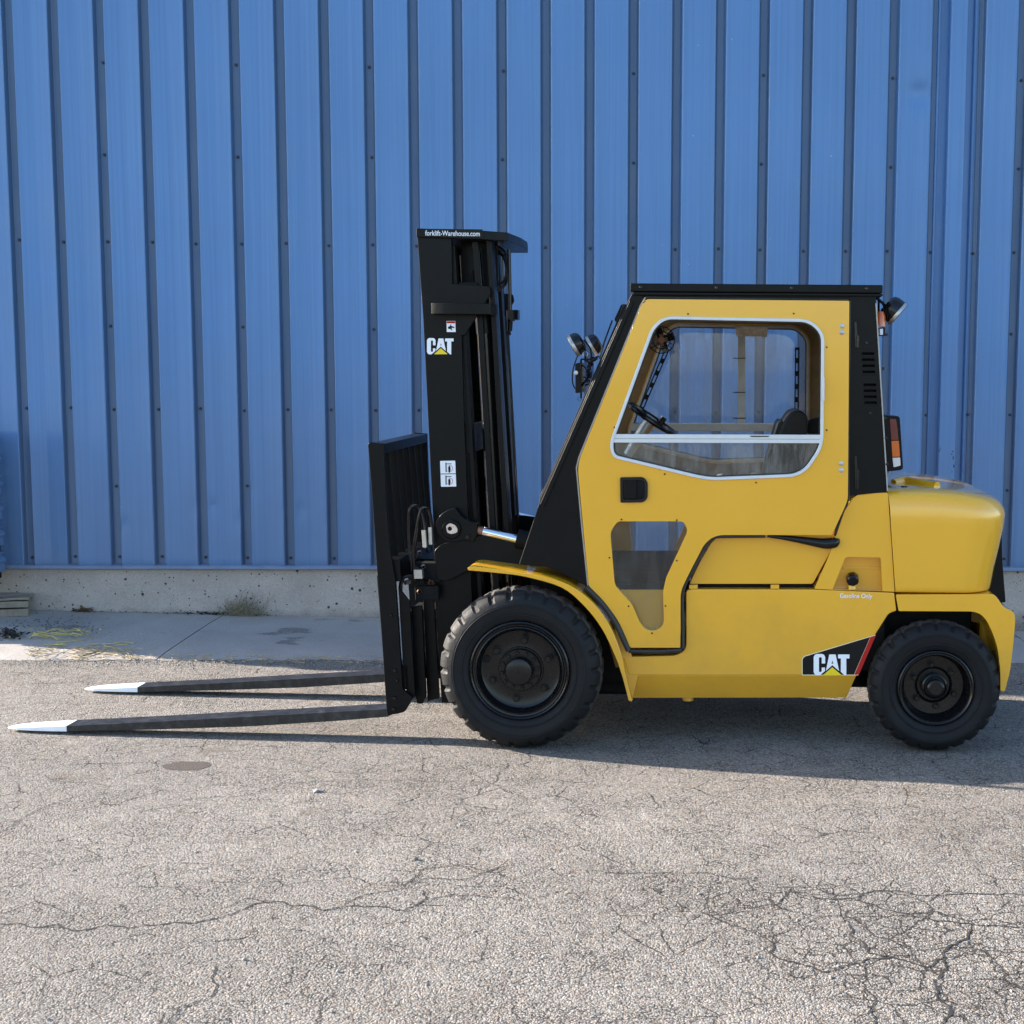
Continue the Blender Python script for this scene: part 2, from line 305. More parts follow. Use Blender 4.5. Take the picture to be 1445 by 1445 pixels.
    h = mth('ADD', mth('MULTIPLY', mth('SUBTRACT', 1.0, v1.outputs['Distance']), mth('MULTIPLY_ADD', hs.outputs[2], .7) if False else rng(hs.outputs[2], 0, 1, .5, 1.25)), mth('MULTIPLY', mth('SUBTRACT', 1.0, v2.outputs['Distance']), .28))
    h = mth('SUBTRACT', h, mth('MULTIPLY', crk, 1.2))
    h = mth('ADD', h, mth('MULTIPLY', noise_(14, 4.0).outputs['Fac'], 1.6))
    bp = nd(nt, 'ShaderNodeBump', Distance=.0058, Strength=1.0); L(h, bp.inputs['Height']); L(bp.outputs[0], b.inputs['Normal'])
    MATS['asphalt'] = m; return m
ASPH = asphalt()

# ------------------------------------------------------------------ mesh helpers
def link(name, me, m, parent=None, bevel=0.0, seg=2, smooth=True, ang=35):
    o = bpy.data.objects.new(name, me); COL.objects.link(o)
    if isinstance(m, (list, tuple)):
        for x in m: me.materials.append(x)
    elif m: me.materials.append(m)
    if parent: o.parent = parent
    if smooth:
        me.shade_smooth()
        if bevel <= 0: me.set_sharp_from_angle(angle=R(ang))
    if bevel > 0:
        b = o.modifiers.new('bevel', 'BEVEL'); b.width = bevel; b.segments = seg; b.limit_method = 'ANGLE'; b.angle_limit = R(30); b.harden_normals = True
    return o
def fin(bm, name):
    bmesh.ops.recalc_face_normals(bm, faces=bm.faces)
    me = bpy.data.meshes.new(name); bm.to_mesh(me); bm.free(); return me
def rc(pts, r=6, n=4, skip=()):
    """round the corners of a closed polygon; r is one radius or a list"""
    out = []; N = len(pts)
    for i, p in enumerate(pts):
        rr = r[i] if isinstance(r, (list, tuple)) else r
        a = Vector(pts[i-1]); b = Vector(p); c = Vector(pts[(i+1) % N])
        if rr <= 0 or i in skip: out.append(tuple(p)); continue
        d1 = (a-b); d2 = (c-b); l = min(rr, d1.length*.48, d2.length*.48)
        p1 = b+d1.normalized()*l; p2 = b+d2.normalized()*l
        for k in range(n+1):
            t = k/n; q = p1*(1-t)**2+b*2*t*(1-t)+p2*t*t; out.append((q.x, q.y))
    return out
def off(pts, d):
    """offset a closed polygon inward (d>0 shrinks)"""
    N = len(pts); A = sum(pts[i][0]*pts[(i+1) % N][1]-pts[(i+1) % N][0]*pts[i][1] for i in range(N)); s = 1 if A > 0 else -1
    out = []
    for i in range(N):
        a = Vector(pts[i-1]); b = Vector(pts[i]); c = Vector(pts[(i+1) % N])
        e1 = (b-a); e2 = (c-b)
        if e1.length < 1e-6: e1 = e2
        if e2.length < 1e-6: e2 = e1
        n1 = Vector((-e1.y, e1.x)).normalized()*s; n2 = Vector((-e2.y, e2.x)).normalized()*s
        nn = n1+n2
        if nn.length < 1e-6: nn = n1
        nn.normalize(); k = 1/max(.5, nn.dot(n1)); q = b+nn*d*k; out.append((q.x, q.y))
    return out
def fill(bm, loops, y):
    """flat face with holes in the plane y=const, from loops of (x,z)"""
    es = []
    for lp in loops:
        vs = [bm.verts.new((x, y, z)) for x, z in lp]
        es += [bm.edges.new((vs[i], vs[(i+1) % len(vs)])) for i in range(len(vs))]
    if len(loops) == 1:
        return [bm.faces.new(vs)]
    return [f for f in bmesh.ops.triangle_fill(bm, edges=es, use_beauty=True)['geom'] if isinstance(f, bmesh.types.BMFace)]
def prism_xz(bm, loops, y0, y1):
    fs = fill(bm, loops, y0)
    r = bmesh.ops.extrude_face_region(bm, geom=fs)
    vs = [g for g in r['geom'] if isinstance(g, bmesh.types.BMVert)]
    bmesh.ops.translate(bm, vec=(0, y1-y0, 0), verts=vs)
def prism(name, pts, y0, y1, m, parent, holes=(), bevel=0.0, seg=2, at=None):
    yy = y0 if at is None else at
    bm = bmesh.new(); prism_xz(bm, [[S(u, v, yy) for u, v in l] for l in [pts, *holes]], y0, y1)
    return link(name, fin(bm, name), m, parent, bevel, seg)
def xzprism(name, pts, y0, y1, m, parent, bevel=0.0, holes=()):
    bm = bmesh.new(); prism_xz(bm, [pts, *holes], y0, y1); return link(name, fin(bm, name), m, parent, bevel)
def addbox(bm, x0, x1, y0, y1, z0, z1, M=None):
    vs = [bm.verts.new((x, y, z)) for x in (x0, x1) for y in (y0, y1) for z in (z0, z1)]
    if M is not None:
        for v in vs: v.co = M @ v.co
    for f in ((0, 1, 3, 2), (4, 6, 7, 5), (0, 4, 5, 1), (2, 3, 7, 6), (0, 2, 6, 4), (1, 5, 7, 3)): bm.faces.new([vs[i] for i in f])
def box(name, x0, x1, y0, y1, z0, z1, m, parent, bevel=0.003):
    bm = bmesh.new(); addbox(bm, x0, x1, y0, y1, z0, z1); return link(name, fin(bm, name), m, parent, bevel)
def addtube(bm, pts, r, n=10, closed=False, caps=True):
    pts = [Vector(p) for p in pts]; rings = []; N = len(pts); up = None
    for i, p in enumerate(pts):
        if closed: t = (pts[(i+1) % N]-pts[i-1]).normalized()
        else: t = (pts[min(i+1, N-1)]-pts[max(i-1, 0)]).normalized()
        if up is None:
            up = Vector((0, 0, 1)) if abs(t.z) < .9 else Vector((1, 0, 0))
        a = t.cross(up).normalized(); b = a.cross(t).normalized(); up = b
        rr = r[i] if isinstance(r, (list, tuple)) else r
        rings.append([bm.verts.new(p+(a*math.cos(2*math.pi*k/n)+b*math.sin(2*math.pi*k/n))*rr) for k in range(n)])
    for i in range(N if closed else N-1):
        A = rings[i]; B = rings[(i+1) % N]
        for k in range(n): bm.faces.new((A[k], A[(k+1) % n], B[(k+1) % n], B[k]))
    if caps and not closed: bm.faces.new(rings[0][::-1]); bm.faces.new(rings[-1])
def spline(pts, k=6):
    pts = [Vector(p) for p in pts]; out = []
    for i in range(len(pts)-1):
        p0 = pts[max(i-1, 0)]; p1 = pts[i]; p2 = pts[i+1]; p3 = pts[min(i+2, len(pts)-1)]
        for j in range(k):
            t = j/k; out.append(.5*((2*p1)+(p2-p0)*t+(2*p0-5*p1+4*p2-p3)*t*t+(3*p1-p0-3*p2+p3)*t**3))
    out.append(pts[-1]); return out
def tube(name, pts, r, m, parent, n=10, closed=False, k=0):
    bm = bmesh.new(); addtube(bm, spline(pts, k) if k else pts, r, n, closed); return link(name, fin(bm, name), m, parent, 0)
def lathe(name, prof, n, m, parent, c=(0, 0, 0), rot=None, rf=None, bevel=0, mf=None):
    """revolve (r, y) about the y axis through c"""
    bm = bmesh.new(); rings = []
    for j, (r, y) in enumerate(prof):
        if r < 1e-5: rings.append([bm.verts.new((0, y, 0))]); continue
        rings.append([bm.verts.new(((r if rf is None else rf(j, k, r))*math.cos(2*math.pi*k/n), y, (r if rf is None else rf(j, k, r))*math.sin(2*math.pi*k/n))) for k in range(n)])
    for j in range(len(rings)-1):
        A, B = rings[j], rings[j+1]
        for k in range(n):
            k2 = (k+1) % n
            if len(A) == 1 and len(B) == 1: continue
            if len(A) == 1: f = bm.faces.new((A[0], B[k], B[k2]))
            elif len(B) == 1: f = bm.faces.new((A[k], A[k2], B[0]))
            else: f = bm.faces.new((A[k], A[k2], B[k2], B[k]))
            if mf: f.material_index = mf(j)
    M = Matrix.Translation(c) @ (rot.to_4x4() if rot is not None else Matrix())
    bmesh.ops.transform(bm, matrix=M, verts=bm.verts)
    me = fin(bm, name); return link(name, me, m, parent, bevel)
def tag(o, label=None, cat=None, group=None, kind=None):
    if label: o['label'] = label
    if cat: o['category'] = cat
    if group: o['group'] = group
    if kind: o['kind'] = kind
    return o
def empty(name, loc, rz=0.0):
    o = bpy.data.objects.new(name, None); COL.objects.link(o); o.location = loc; o.rotation_euler = (0, 0, rz); o.empty_display_size = .2; return o
def text_mesh(name, s, size, m, parent, loc, rot, sx=1.0, extrude=.0004, bold=.0):
    cu = bpy.data.curves.new(name, 'FONT'); cu.body = s; cu.size = size; cu.extrude = extrude; cu.offset = bold; cu.align_x = 'LEFT'
    t = bpy.data.objects.new('tmp', cu); COL.objects.link(t)
    dg = bpy.context.evaluated_depsgraph_get(); me = bpy.data.meshes.new_from_object(t.evaluated_get(dg))
    bpy.data.objects.remove(t)
    xs = [v.co.x for v in me.vertices]; wd = max(xs)-min(xs)
    o = bpy.data.objects.new(name, me); COL.objects.link(o); me.materials.clear(); me.materials.append(m)
    o.parent = parent; o.location = loc; o.rotation_euler = rot; o.scale = (sx/wd if sx else 1, 1, 1) if sx else (1, 1, 1)
    return o

# ------------------------------------------------------------------ ground
def ground_sheet(name, xs, ys_fn, m, dz=0.0):
    bm = bmesh.new(); g = []
    for x in xs:
        g.append([bm.verts.new((x, y, gz(x, y)+dz)) for y in ys_fn(x)])
    for i in range(len(g)-1):
        for j in range(len(g[i])-1): bm.faces.new((g[i][j], g[i+1][j], g[i+1][j+1], g[i][j+1]))
    return link(name, fin(bm, name), m, None, 0)
xs = [-400, -60, -20, -9]+[-9+i*.5 for i in range(1, 36)]+[9, 20, 60, 400]
asph = ground_sheet('asphalt_ground', sorted(set(xs)), lambda x: [-400, -60, -10, 0, 4, 8, 8.7]+[8.7+(wall_y(x)-8.7)*k/10 for k in range(1, 11)]+[60, 400], ASPH)
tag(asph, 'weathered grey asphalt yard with cracks running across it', kind='structure')
# concrete apron slabs along the wall
ap = empty('concrete_apron', (0, 0, 0)); tag(ap, 'pale dusty concrete strip between the asphalt and the blue wall', kind='structure')
js, jz = WP(318, 868); j0 = (WO+WX*js).x
random.seed(3)
edges = [j0+k*3.05 for k in range(-3, 6)]
edges[0] = max(edges[0], -9.0)
for k in range(len(edges)-1):
    x0, x1 = edges[k]+.006, edges[k+1]-.006
    bm = bmesh.new(); g = []
    n = 90
    for i in range(n+1):
        x = x0+(x1-x0)*i/n; row = []
        yn = wall_y(x)-1.42+.05*noise.noise(Vector((x*1.3, 0, 0)))+.045*noise.noise(Vector((x*6, 3, 0)))+.03*noise.noise(Vector((x*22, 5, 0)))
        for j in range(9):
            y = yn+(wall_y(x)-.012-yn)*j/8
            z = gz(x, y)+.012 if j else gz(x, y)+.002
            row.append(bm.verts.new((x, y, z+.003*noise.noise(Vector((x*2, y*2, 5))))))
        g.append(row)
    for i in range(n):
        for j in range(8): bm.faces.new((g[i][j], g[i+1][j], g[i+1][j+1], g[i][j+1]))
    # slab ends go down into the joint
    for row in (g[0], g[-1]):
        lo = [bm.verts.new(v.co-Vector((0, 0, .05))) for v in row]
        for j in range(8): bm.faces.new((row[j], row[j+1], lo[j+1], lo[j]))
    link('slab', fin(bm, 'slab'), SLAB, ap, 0)

# cracks: dirt-filled furrows lying in the asphalt
def crack_strip(pl, wpx, seed):
    random.seed(seed); P = [ground_pt(u, v) for u, v in pl]
    for it in range(4):
        Q = [P[0]]
        for a, b in zip(P, P[1:]):
            d = b-a; mid = (a+b)/2+Vector((-d.y, d.x, 0))*random.uniform(-.16, .16); Q += [mid, b]
        P = Q
    bm = bmesh.new(); prev = None; N = len(P)
    for i, p in enumerate(P):
        t = (P[min(i+1, N-1)]-P[max(i-1, 0)]).normalized(); n = Vector((-t.y, t.x, 0))
        k = min(1, i/6, (N-1-i)/6)
        ww = wpx*(.15+.85*k)*random.uniform(.3, 1.3)*.5
        z = gz(p.x, p.y)+.0022
        a = bm.verts.new((p.x+n.x*ww, p.y+n.y*ww, z)); b = bm.verts.new((p.x-n.x*ww, p.y-n.y*ww, z))
        if prev: bm.faces.new((prev[0], prev[1], b, a))
        prev = (a, b)
    o = link('crack', fin(bm, 'crack'), CRK, asph, 0)
CRK = mat('crack_dirt', (.018, .016, .0145), .95, var=.4, vscale=30)
for i, (w_, pl) in enumerate([
    (.0085, [(-40, 1303), (0, 1304), (40, 1308), (80, 1305), (100, 1313), (180, 1311), (240, 1303), (290, 1299), (340, 1285), (370, 1274), (395, 1273), (430, 1278), (455, 1285), (480, 1280), (530, 1279), (570, 1286), (600, 1270), (605, 1255)]),
    (.0045, [(310, 1283), (350, 1268), (395, 1273)]),
    (.0055, [(480, 1280), (520, 1262), (570, 1250), (590, 1228), (620, 1222)]),
    (.005, [(570, 1250), (600, 1240), (640, 1242), (700, 1225), (735, 1218)]),
    (.005, [(600, 1270), (640, 1262), (700, 1266), (740, 1272)]),
    (.006, [(225, 1450), (250, 1425), (300, 1405), (297, 1380), (305, 1360)]),
    (.004, [(225, 1137), (330, 1125), (400, 1105), (480, 1104), (560, 1101), (640, 1103), (720, 1103)]),
    (.004, [(-10, 1178), (40, 1150), (60, 1140), (110, 1120)]),
    (.003, [(-10, 1095), (60, 1093), (140, 1107), (230, 1115)]),
    (.0045, [(640, 1165), (650, 1130), (700, 1095), (710, 1072)]),
    (.0035, [(690, 1170), (730, 1150), (800, 1140), (850, 1138)]),
    (.005, [(820, 1228), (900, 1232), (1010, 1236), (1080, 1240)]),
    (.008, [(1060, 1312), (1085, 1345), (1120, 1358), (1160, 1372), (1200, 1362), (1260, 1350), (1310, 1365), (1345, 1350)]),
    (.009, [(1195, 1298), (1200, 1320), (1225, 1345), (1260, 1352)]),
    (.010, [(1370, 1310), (1340, 1335), (1335, 1362), (1318, 1385), (1330, 1415), (1325, 1450)]),
    (.007, [(1120, 1262), (1200, 1268), (1260, 1258), (1330, 1264), (1400, 1262), (1460, 1266)]),
    (.007, [(1190, 1270), (1240, 1282), (1330, 1300), (1400, 1306), (1460, 1312)]),
    (.005, [(960, 1295), (1000, 1288), (1060, 1282), (1120, 1262)]),
    (.006, [(1215, 1390), (1235, 1415), (1240, 1450)]),
    (.0035, [(60, 1080), (90, 1058), (125, 1048)]),
    (.0035, [(930, 1180), (1000, 1172), (1090, 1180), (1200, 1176)]),
]): crack_strip(pl, w_, 40+i)
# round dark stain on the asphalt
def stain(u, v, ru, rv, m, name, seed):
    c = ground_pt(u, v); e = ground_pt(u+ru, v); f = ground_pt(u, v-rv); a = (e-c).length; b_ = (f-c).length
    bm = bmesh.new(); vs = []
    for k in range(40):
        t = 2*math.pi*k/40; q = 1+.22*noise.noise(Vector((math.cos(t)*1.7, math.sin(t)*1.7, seed)))+.06*noise.noise(Vector((math.cos(t)*7, math.sin(t)*7, seed)))
        vs.append(bm.verts.new((c.x+a*q*math.cos(t), c.y+b_*q*math.sin(t), .0015)))
    bm.faces.new(vs); return link(name, fin(bm, name), m, asph, 0)
STN = mat('stain', (.048, .036, .030), .9, var=.5, vscale=60, bump=.004, bscale=120)
stain(264, 1081, 34, 6, STN, 'stain', 1)

# ------------------------------------------------------------------ blue building
bld = empty('building', (WO.x, WO.y, 0), WYAW)
tag(bld, 'blue ribbed metal clad industrial building on a low concrete foundation', 'building')
TOP = 6.6; Z0 = .445; PER = .3253; S0 = -3.95; LEFT = -5.35
GW = .070; DEP = .050
sL = (LEFT)  # left corner in wall coordinates
dents = []
random.seed(11)
for u, v, a in ((470, 690, .016), (176, 738, .016), (283, 715, .012), (303, 710, .012), (345, 730, .018), (355, 685, .01), (408, 718, .013), (425, 716, .012), (470, 730, .014), (165, 700, .01), (225, 730, .012), (1296, 130, .022), (540, 705, .01), (110, 720, .007), (380, 520, .007)):
    s, z = WP(u, v); dents.append((s, z, a, random.uniform(.03, .055) if u < 1200 else .09))
def dent(s, z):
    d = 0
    for a, b, c, r in dents:
        dx = (s-a)/r; dz = (z-b)/(r*1.3)
        q = dx*dx+dz*dz
        if q < 9: d += c*math.exp(-q)*(1 if z < b else max(.0, 1-(z-b)/(r*.9)))
    return d
def wall_panel(s_a, s_b, kind='wall_panel', flip=1):
    """one ribbed sheet from groove centre to groove centre; y<0 is towards the yard"""
    a, b = s_a+GW/2, s_b-GW/2; mid = (a+b)/2
    tf = max(-1, min(1, (.2-s_a)/2.2)) if s_a < 2.9 else -1
    jit = random.uniform(-.0008, .0008)+.015*tf+.0015
    q1 = (jit)*.62
    prof = [(s_a, 0), (a-.012, 0), (a-.006, -.004), (a+.004, -DEP+.001), (a+.010, -DEP-.004), (a+.017, -DEP-.001), ((a*2+mid)/3, -DEP-.003+jit*.33), ((a+mid*2)/3, -DEP-.003+jit*.66), (mid-.003, -DEP-.003+jit*.97), (mid+.003, -DEP-.003+jit*.97), ((b+mid*2)/3, -DEP-.003+jit*.66), ((b*2+mid)/3, -DEP-.003+jit*.33), (b-.017, -DEP-.001), (b-.010, -DEP-.003), (b-.004, -DEP+.002), (b+.008, -.004), (b+.014, 0), (s_b, 0)]
    zs = [Z0, Z0+.02]+[Z0+.06+k*.045 for k in range(22)]+[1.6+k*.25 for k in range(int((TOP-1.6)/.25))]+[TOP]
    if s_a > 2.2 and s_a < 2.9: zs = [Z0+.05*k for k in range(int((TOP-Z0)/.05))]+[TOP]
    fine = []
    for (sa_, ya_), (sb_, yb_) in zip(prof, prof[1:]):
        n_ = max(1, int(abs(sb_-sa_)/.014)); fine += [(sa_+(sb_-sa_)*k/n_, ya_+(yb_-ya_)*k/n_) for k in range(n_)]
    prof = fine+[prof[-1]]
    bm = bmesh.new(); g = []
    for s, y in prof:
        col = []
        for z in zs:
            wv = .0018*noise.noise(Vector((s*2, z*.9, 3)))
            dd = dent(s, z) if y < -.01 else 0
            if z == Z0: dd += .006 if y < -.01 else 0
            col.append(bm.verts.new((s, y+wv+dd, z)))
        g.append(col)
    for i in range(len(g)-1):
        for j in range(len(zs)-1): bm.faces.new((g[i][j], g[i+1][j], g[i+1][j+1], g[i][j+1]))
    o = link(kind, fin(bm, kind), [BLUE, BLUEG], bld, 0, ang=18)
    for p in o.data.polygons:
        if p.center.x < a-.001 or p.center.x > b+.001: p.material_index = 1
    return o
gr = [S0+PER*i for i in range(-8, 60)]
gr = [g for g in gr if g > LEFT and g < 14]
trimL, trimR = WP(1317, 0)[0], WP(1388.5, 0)[0]
for a, b in zip(gr, gr[1:]):
    i = round((a-S0)/PER)
    if i == 21: continue          # the trimmed joint takes this bay
    wall_panel(a, b)
# trimmed joint between two runs of sheet
sA = S0+PER*21; sB = S0+PER*22
tr = [WP(u, 0)[0] for u in (1324.6, 1326.6, 1329, 1341, 1364, 1376.5, 1378.5)]
zs = [Z0, TOP]
def vstrip(name, prof, m=BLUE, z0=Z0, z1=TOP, sharp=30):
    bm = bmesh.new(); g = [[bm.verts.new((s, y+.001*noise.noise(Vector((s*2, z, 3))), z)) for z in [z0+(z1-z0)*k/40 for k in range(41)]] for s, y in prof]
    for i in range(len(g)-1):
        for j in range(40): bm.faces.new((g[i][j], g[i+1][j], g[i+1][j+1], g[i][j+1]))
    return link(name, fin(bm, name), m, bld, 0, ang=sharp)
vstrip('wall_trim', [(sA, 0), (tr[0]-.004, 0), (tr[0], -.02), (tr[1], -.026), (tr[1]+.006, -.020), (tr[2], .012), (tr[3]-.002, .012), (tr[3], -.052), (tr[3]+.006, -.056), (tr[4]-.006, -.056), (tr[4], -.052), (tr[4]+.001, .010), (tr[5]-.008, .010), (tr[5]-.003, -.018), (tr[5]+.003, -.024), (tr[6], -.02), (tr[6]+.005, .008), (sB, .008)])
# torn edge and rivets on the trim plate
bm = bmesh.new()
for (u, v, w2, h2) in ((1325.5, 636, 3, 3), (1343, 641, 2, 3), (1344.5, 637, 3, 2), (1345, 646, 2, 7), (1346, 658, 2, 6), (1343.5, 666, 1.2, 3), (1327, 633, 1, 4)):
    s, z = WP(u, v, -.058); r = .0024
    vs = [bm.verts.new((s+math.cos(t*math.pi/3.5)*w2*r*random.uniform(.6, 1.3), -.0585, z+math.sin(t*math.pi/3.5)*h2*r*random.uniform(.6, 1.3))) for t in range(7)]; bm.faces.new(vs)
link('torn_patch', fin(bm, 'torn_patch'), SCRW, bld, 0)['kind'] = 'stuff'
# screws
bm = bmesh.new()
rows_all = (2.871, 1.631, .50); rows_lap = (4.165, 3.51, 2.25, 1.05)
for i, g in enumerate(gr):
    k = round((g-S0)/PER)
    if g < -5.6 or g > 6: continue
    for z in rows_all+(rows_lap if k % 3 == 2 else ()):
        zz = z+random.uniform(-.008, .008); ss = g+random.uniform(-.006, .010)
        lo = [bm.verts.new((ss+.012*math.cos(t*math.pi/4), -.001, zz+.012*math.sin(t*math.pi/4))) for t in range(8)]
        hi = [bm.verts.new((ss+.010*math.cos(t*math.pi/4), -.011, zz+.010*math.sin(t*math.pi/4))) for t in range(8)]
        bm.faces.new(hi)
        for t in range(8): bm.faces.new((lo[t], lo[(t+1) % 8], hi[(t+1) % 8], hi[t]))
o = link('screw_heads', fin(bm, 'screws'), SCRW, bld, 0); o['kind'] = 'stuff'
# closure flashing under the sheets
bm = bmesh.new(); g = []
prof = [(.0, Z0+.012), (-.03, Z0+.004), (-.062, Z0-.002), (-.066, Z0-.006), (-.066, Z0-.024), (-.056, Z0-.030), (.0, Z0-.030)]
NX = 160
for i in range(NX+1):
    s = LEFT+(14-LEFT)*i/NX; g.append([bm.verts.new((s, y+.002*noise.noise(Vector((s*3, 1, 0))), z+.0025*noise.noise(Vector((s*2.2, 7, 0))))) for y, z in prof])
for i in range(NX):
    for j in range(len(prof)-1): bm.faces.new((g[i][j], g[i+1][j], g[i+1][j+1], g[i][j+1]))
link('flashing', fin(bm, 'flashing'), BLUED, bld, 0, ang=40)
# dark closure behind the grooves' lower ends, foundation, side wall and roof
bm = bmesh.new()
nx = 220; nz = 8; g = []
for i in range(nx+1):
    s = LEFT+(14-LEFT)*i/nx
    g.append([bm.verts.new((s, -.012+.004*noise.noise(Vector((s*3, j*.6, 2)))-(.010*(1-j/nz)**3), -.45+(Z0-.031+.45)*j/nz)) for j in range(nz+1)])
for i in range(nx):
    for j in range(nz): bm.faces.new((g[i][j], g[i+1][j], g[i+1][j+1], g[i][j+1]))
link('foundation', fin(bm, 'foundation'), CONC, bld, 0)
bm = bmesh.new(); addbox(bm, LEFT, 14, .03, .25, -.5, TOP); link('wall_core', fin(bm, 'c'), BLUED, bld, 0)
bm = bmesh.new(); addbox(bm, LEFT-.04, LEFT, -.045, 12, -.3, TOP); link('side_wall', fin(bm, 'c'), BLUE, bld, 0)
bm = bmesh.new(); addbox(bm, LEFT-.1, 14.1, -.1, 12.1, TOP, TOP+.1); link('roof', fin(bm, 'c'), BLUED, bld, 0)

# ------------------------------------------------------------------ forklift
FL = empty('forklift', TO, -TYAW)
tag(FL, 'yellow and black enclosed-cab forklift truck with lowered forks parked by the blue wall', 'forklift')
def arc(cx, cz, r, a0, a1, n=16): return [(cx+r*math.cos(R(a0+(a1-a0)*k/n)), cz+r*math.sin(R(a0+(a1-a0)*k/n))) for k in range(n+1)]

def wheel(u, v, rpx, yo, width, rimpx, rear=False, side=1, nlug=26):
    x, z = S(u, v, yo); r = z            # the tyre stands on the ground
    k = r/rpx; rr = rimpx*k
    w_ = empty('wheel', (x, yo, z)); w_.parent = FL
    if side < 0: w_.rotation_euler = (0, 0, math.pi)
    W_ = width
    prof = [(rr-.004, .055), (rr, .028), (rr+.006, .014), (rr+.022, .004), (rr+.05, -.006), (r*.83, -.008), (r*.885, .001), (r*.925, .012), (r*.955, .026), (r*.985, .048), (r, .075), (r*1.004, W_/2), (r, W_-.075), (r*.985, W_-.048), (r*.955, W_-.026), (r*.925, W_-.012), (r*.86, W_), (rr+.03, W_-.004), (rr, W_-.03), (rr-.004, W_-.06)]
    n = nlug*8
    def rf(j, kk, rad):
        ph = (kk % 8); q = 0
        if 7 <= j <= 10: q = .013 if (ph in (0, 1)) else 0
        elif 12 <= j <= 15: q = .013 if (ph in (4, 5)) else 0
        elif j in (6,): q = .003 if ph in (0, 1) else 0
        elif j == 11: q = .007 if ph in (1, 5) else 0
        return rad-q*(r/.41)
    t = lathe('tyre', prof, n, [TYR, TYT], w_, rf=rf, mf=lambda j: 1 if 9 <= j <= 12 else 0)
    t.data.set_sharp_from_angle(angle=R(20))
    # raised sidewall bands
    lathe('sidewall_band', [(r*.80, -.0075), (r*.805, -.0105), (r*.815, -.0105), (r*.82, -.0075)], 96, TYR, t)
    lathe('sidewall_band', [(rr+.034, -.002), (rr+.037, -.0075), (rr+.042, -.0075), (rr+.045, -.003)], 96, TYR, t)
    if not rear:
        rp = [(rr-.001, .075), (rr+.004, .02), (rr+.001, .004), (rr-.006, -.001), (rr-.013, .004), (rr-.016, .012), (rr-.024, .014), (rr-.028, .006), (rr-.033, .004), (rr-.038, .012), (rr-.044, .030), (rr-.052, .050), (rr-.066, .058), (rr*.47, .052), (rr*.46, .040), (0.0001, .04)]
        rim = lathe('rim', rp, 128, RIM, w_)
        hub = lathe('hub', [(.112, .056), (.112, .030), (.107, .022), (.080, .022), (.078, .030), (.072, .030), (.070, -.012), (.066, -.020), (.055, -.024), (.02, -.026), (.0001, -.026)], 64, RIM, w_, bevel=0)
        lathe('hub_centre', [(.006, -.0255), (.005, -.029), (.0001, -.029)], 12, BLKG, hub)
        for a in range(12):
            t2 = R(a*30+8); lathe('hub_bolt', [(.0105, .024), (.0105, .008), (.008, .005), (.0001, .005)], 6, RIM, hub, c=(.093*math.cos(t2), 0, .093*math.sin(t2)))
        for a in range(6):
            t2 = R(a*60+82); c = (.155*math.cos(t2), 0, .155*math.sin(t2))
            nt_ = lathe('wheel_nut', [(.022, .058), (.022, .050), (.018, .050), (.018, .032), (.015, .029), (.0001, .029)], 6, RIM, w_, c=c)
        lathe('valve_hole', [(.020, .0525), (.018, .050), (.0001, .0505)], 24, BLKM, rim, c=(-.178, 0, .05))
    else:
        rp = [(rr-.001, .08), (rr+.004, .02), (rr+.001, .004), (rr-.006, 0), (rr-.012, .006), (rr-.018, .006), (rr-.022, .018), (rr-.03, .03), (rr-.034, .075), (rr-.042, .09), (rr*.50, .094), (rr*.46, .088), (rr*.43, .10), (.0001, .10)]
        rim = lathe('rim', rp, 96, RIM, w_)
        hub = lathe('hub', [(.068, .10), (.066, .045), (.058, .040), (.052, .048), (.046, .048), (.045, -.0), (.040, -.006), (.034, -.008), (.033, -.003), (.0001, -.003)], 48, RIM, w_)
        for a in range(6):
            t2 = R(a*60+38); c = (.112*math.cos(t2), 0, .112*math.sin(t2))
            lathe('wheel_nut', [(.020, .096), (.020, .088), (.0155, .088), (.0155, .064), (.012, .061), (.0001, .061)], 6, RIM, w_, c=c)
    return w_
for w__ in (wheel(733, 943, 112, 0.0, .25, 68), wheel(1318, 967.5, 90, 0.09, .19, 51, rear=True, nlug=24)): w__.location.y -= .07
bpy.data.objects['wheel'].location.x += .009
# far side wheels
x, z = S(733, 943, 0)
def far_wheel(src_u, src_v, rpx, yo_near, yo_far, width, rimpx, rear):
    w_ = wheel(src_u, src_v, rpx, yo_near, width, rimpx, rear=rear, side=-1, nlug=24); w_.location.y = yo_far
far_wheel(733, 943, 112, 0.0, 1.40, .25, 68, False)
far_wheel(1318, 967.5, 90, .09, 1.31, .19, 51, True)

# --- chassis in black between the axles
def sx(u, yo, v=800): return S(u, v, yo)[0]
xa, xb = sx(700, .3), sx(1400, .1)
box('axle', sx(705, .2), sx(765, .2), .22, 1.18, .13, .50, BLKM, FL, .02)  # underside carried low to block sun from the ground beneath
box('chassis', sx(790, .2), sx(1240, .2), .34, 1.10, .27, .60, BLKM, FL, .01)
box('chassis', sx(1000, .1), sx(1253, .1), .16, 1.26, .40, S(1000, 800, .1)[1]-.0, BLKM, FL, .01)
box('sun_blocker', sx(775, .4), sx(905, .4), .40, 1.0, .19, .45, BLKM, FL, .03)  # added box that blocks a strip of sun under the truck
box('steer_axle', sx(1290, .3), sx(1345, .3), .25, 1.15, .24, .42, BLKM, FL, .02)
prism('axle_bracket', [(1210, 962), (1235, 975), (1240, 968), (1225, 940), (1205, 945)], .34, .5, BLKM, FL)
box('counterweight_core', sx(1250, .1), sx(1385, .1), .34, 1.06, .40, .78, BLKM, FL, .01)

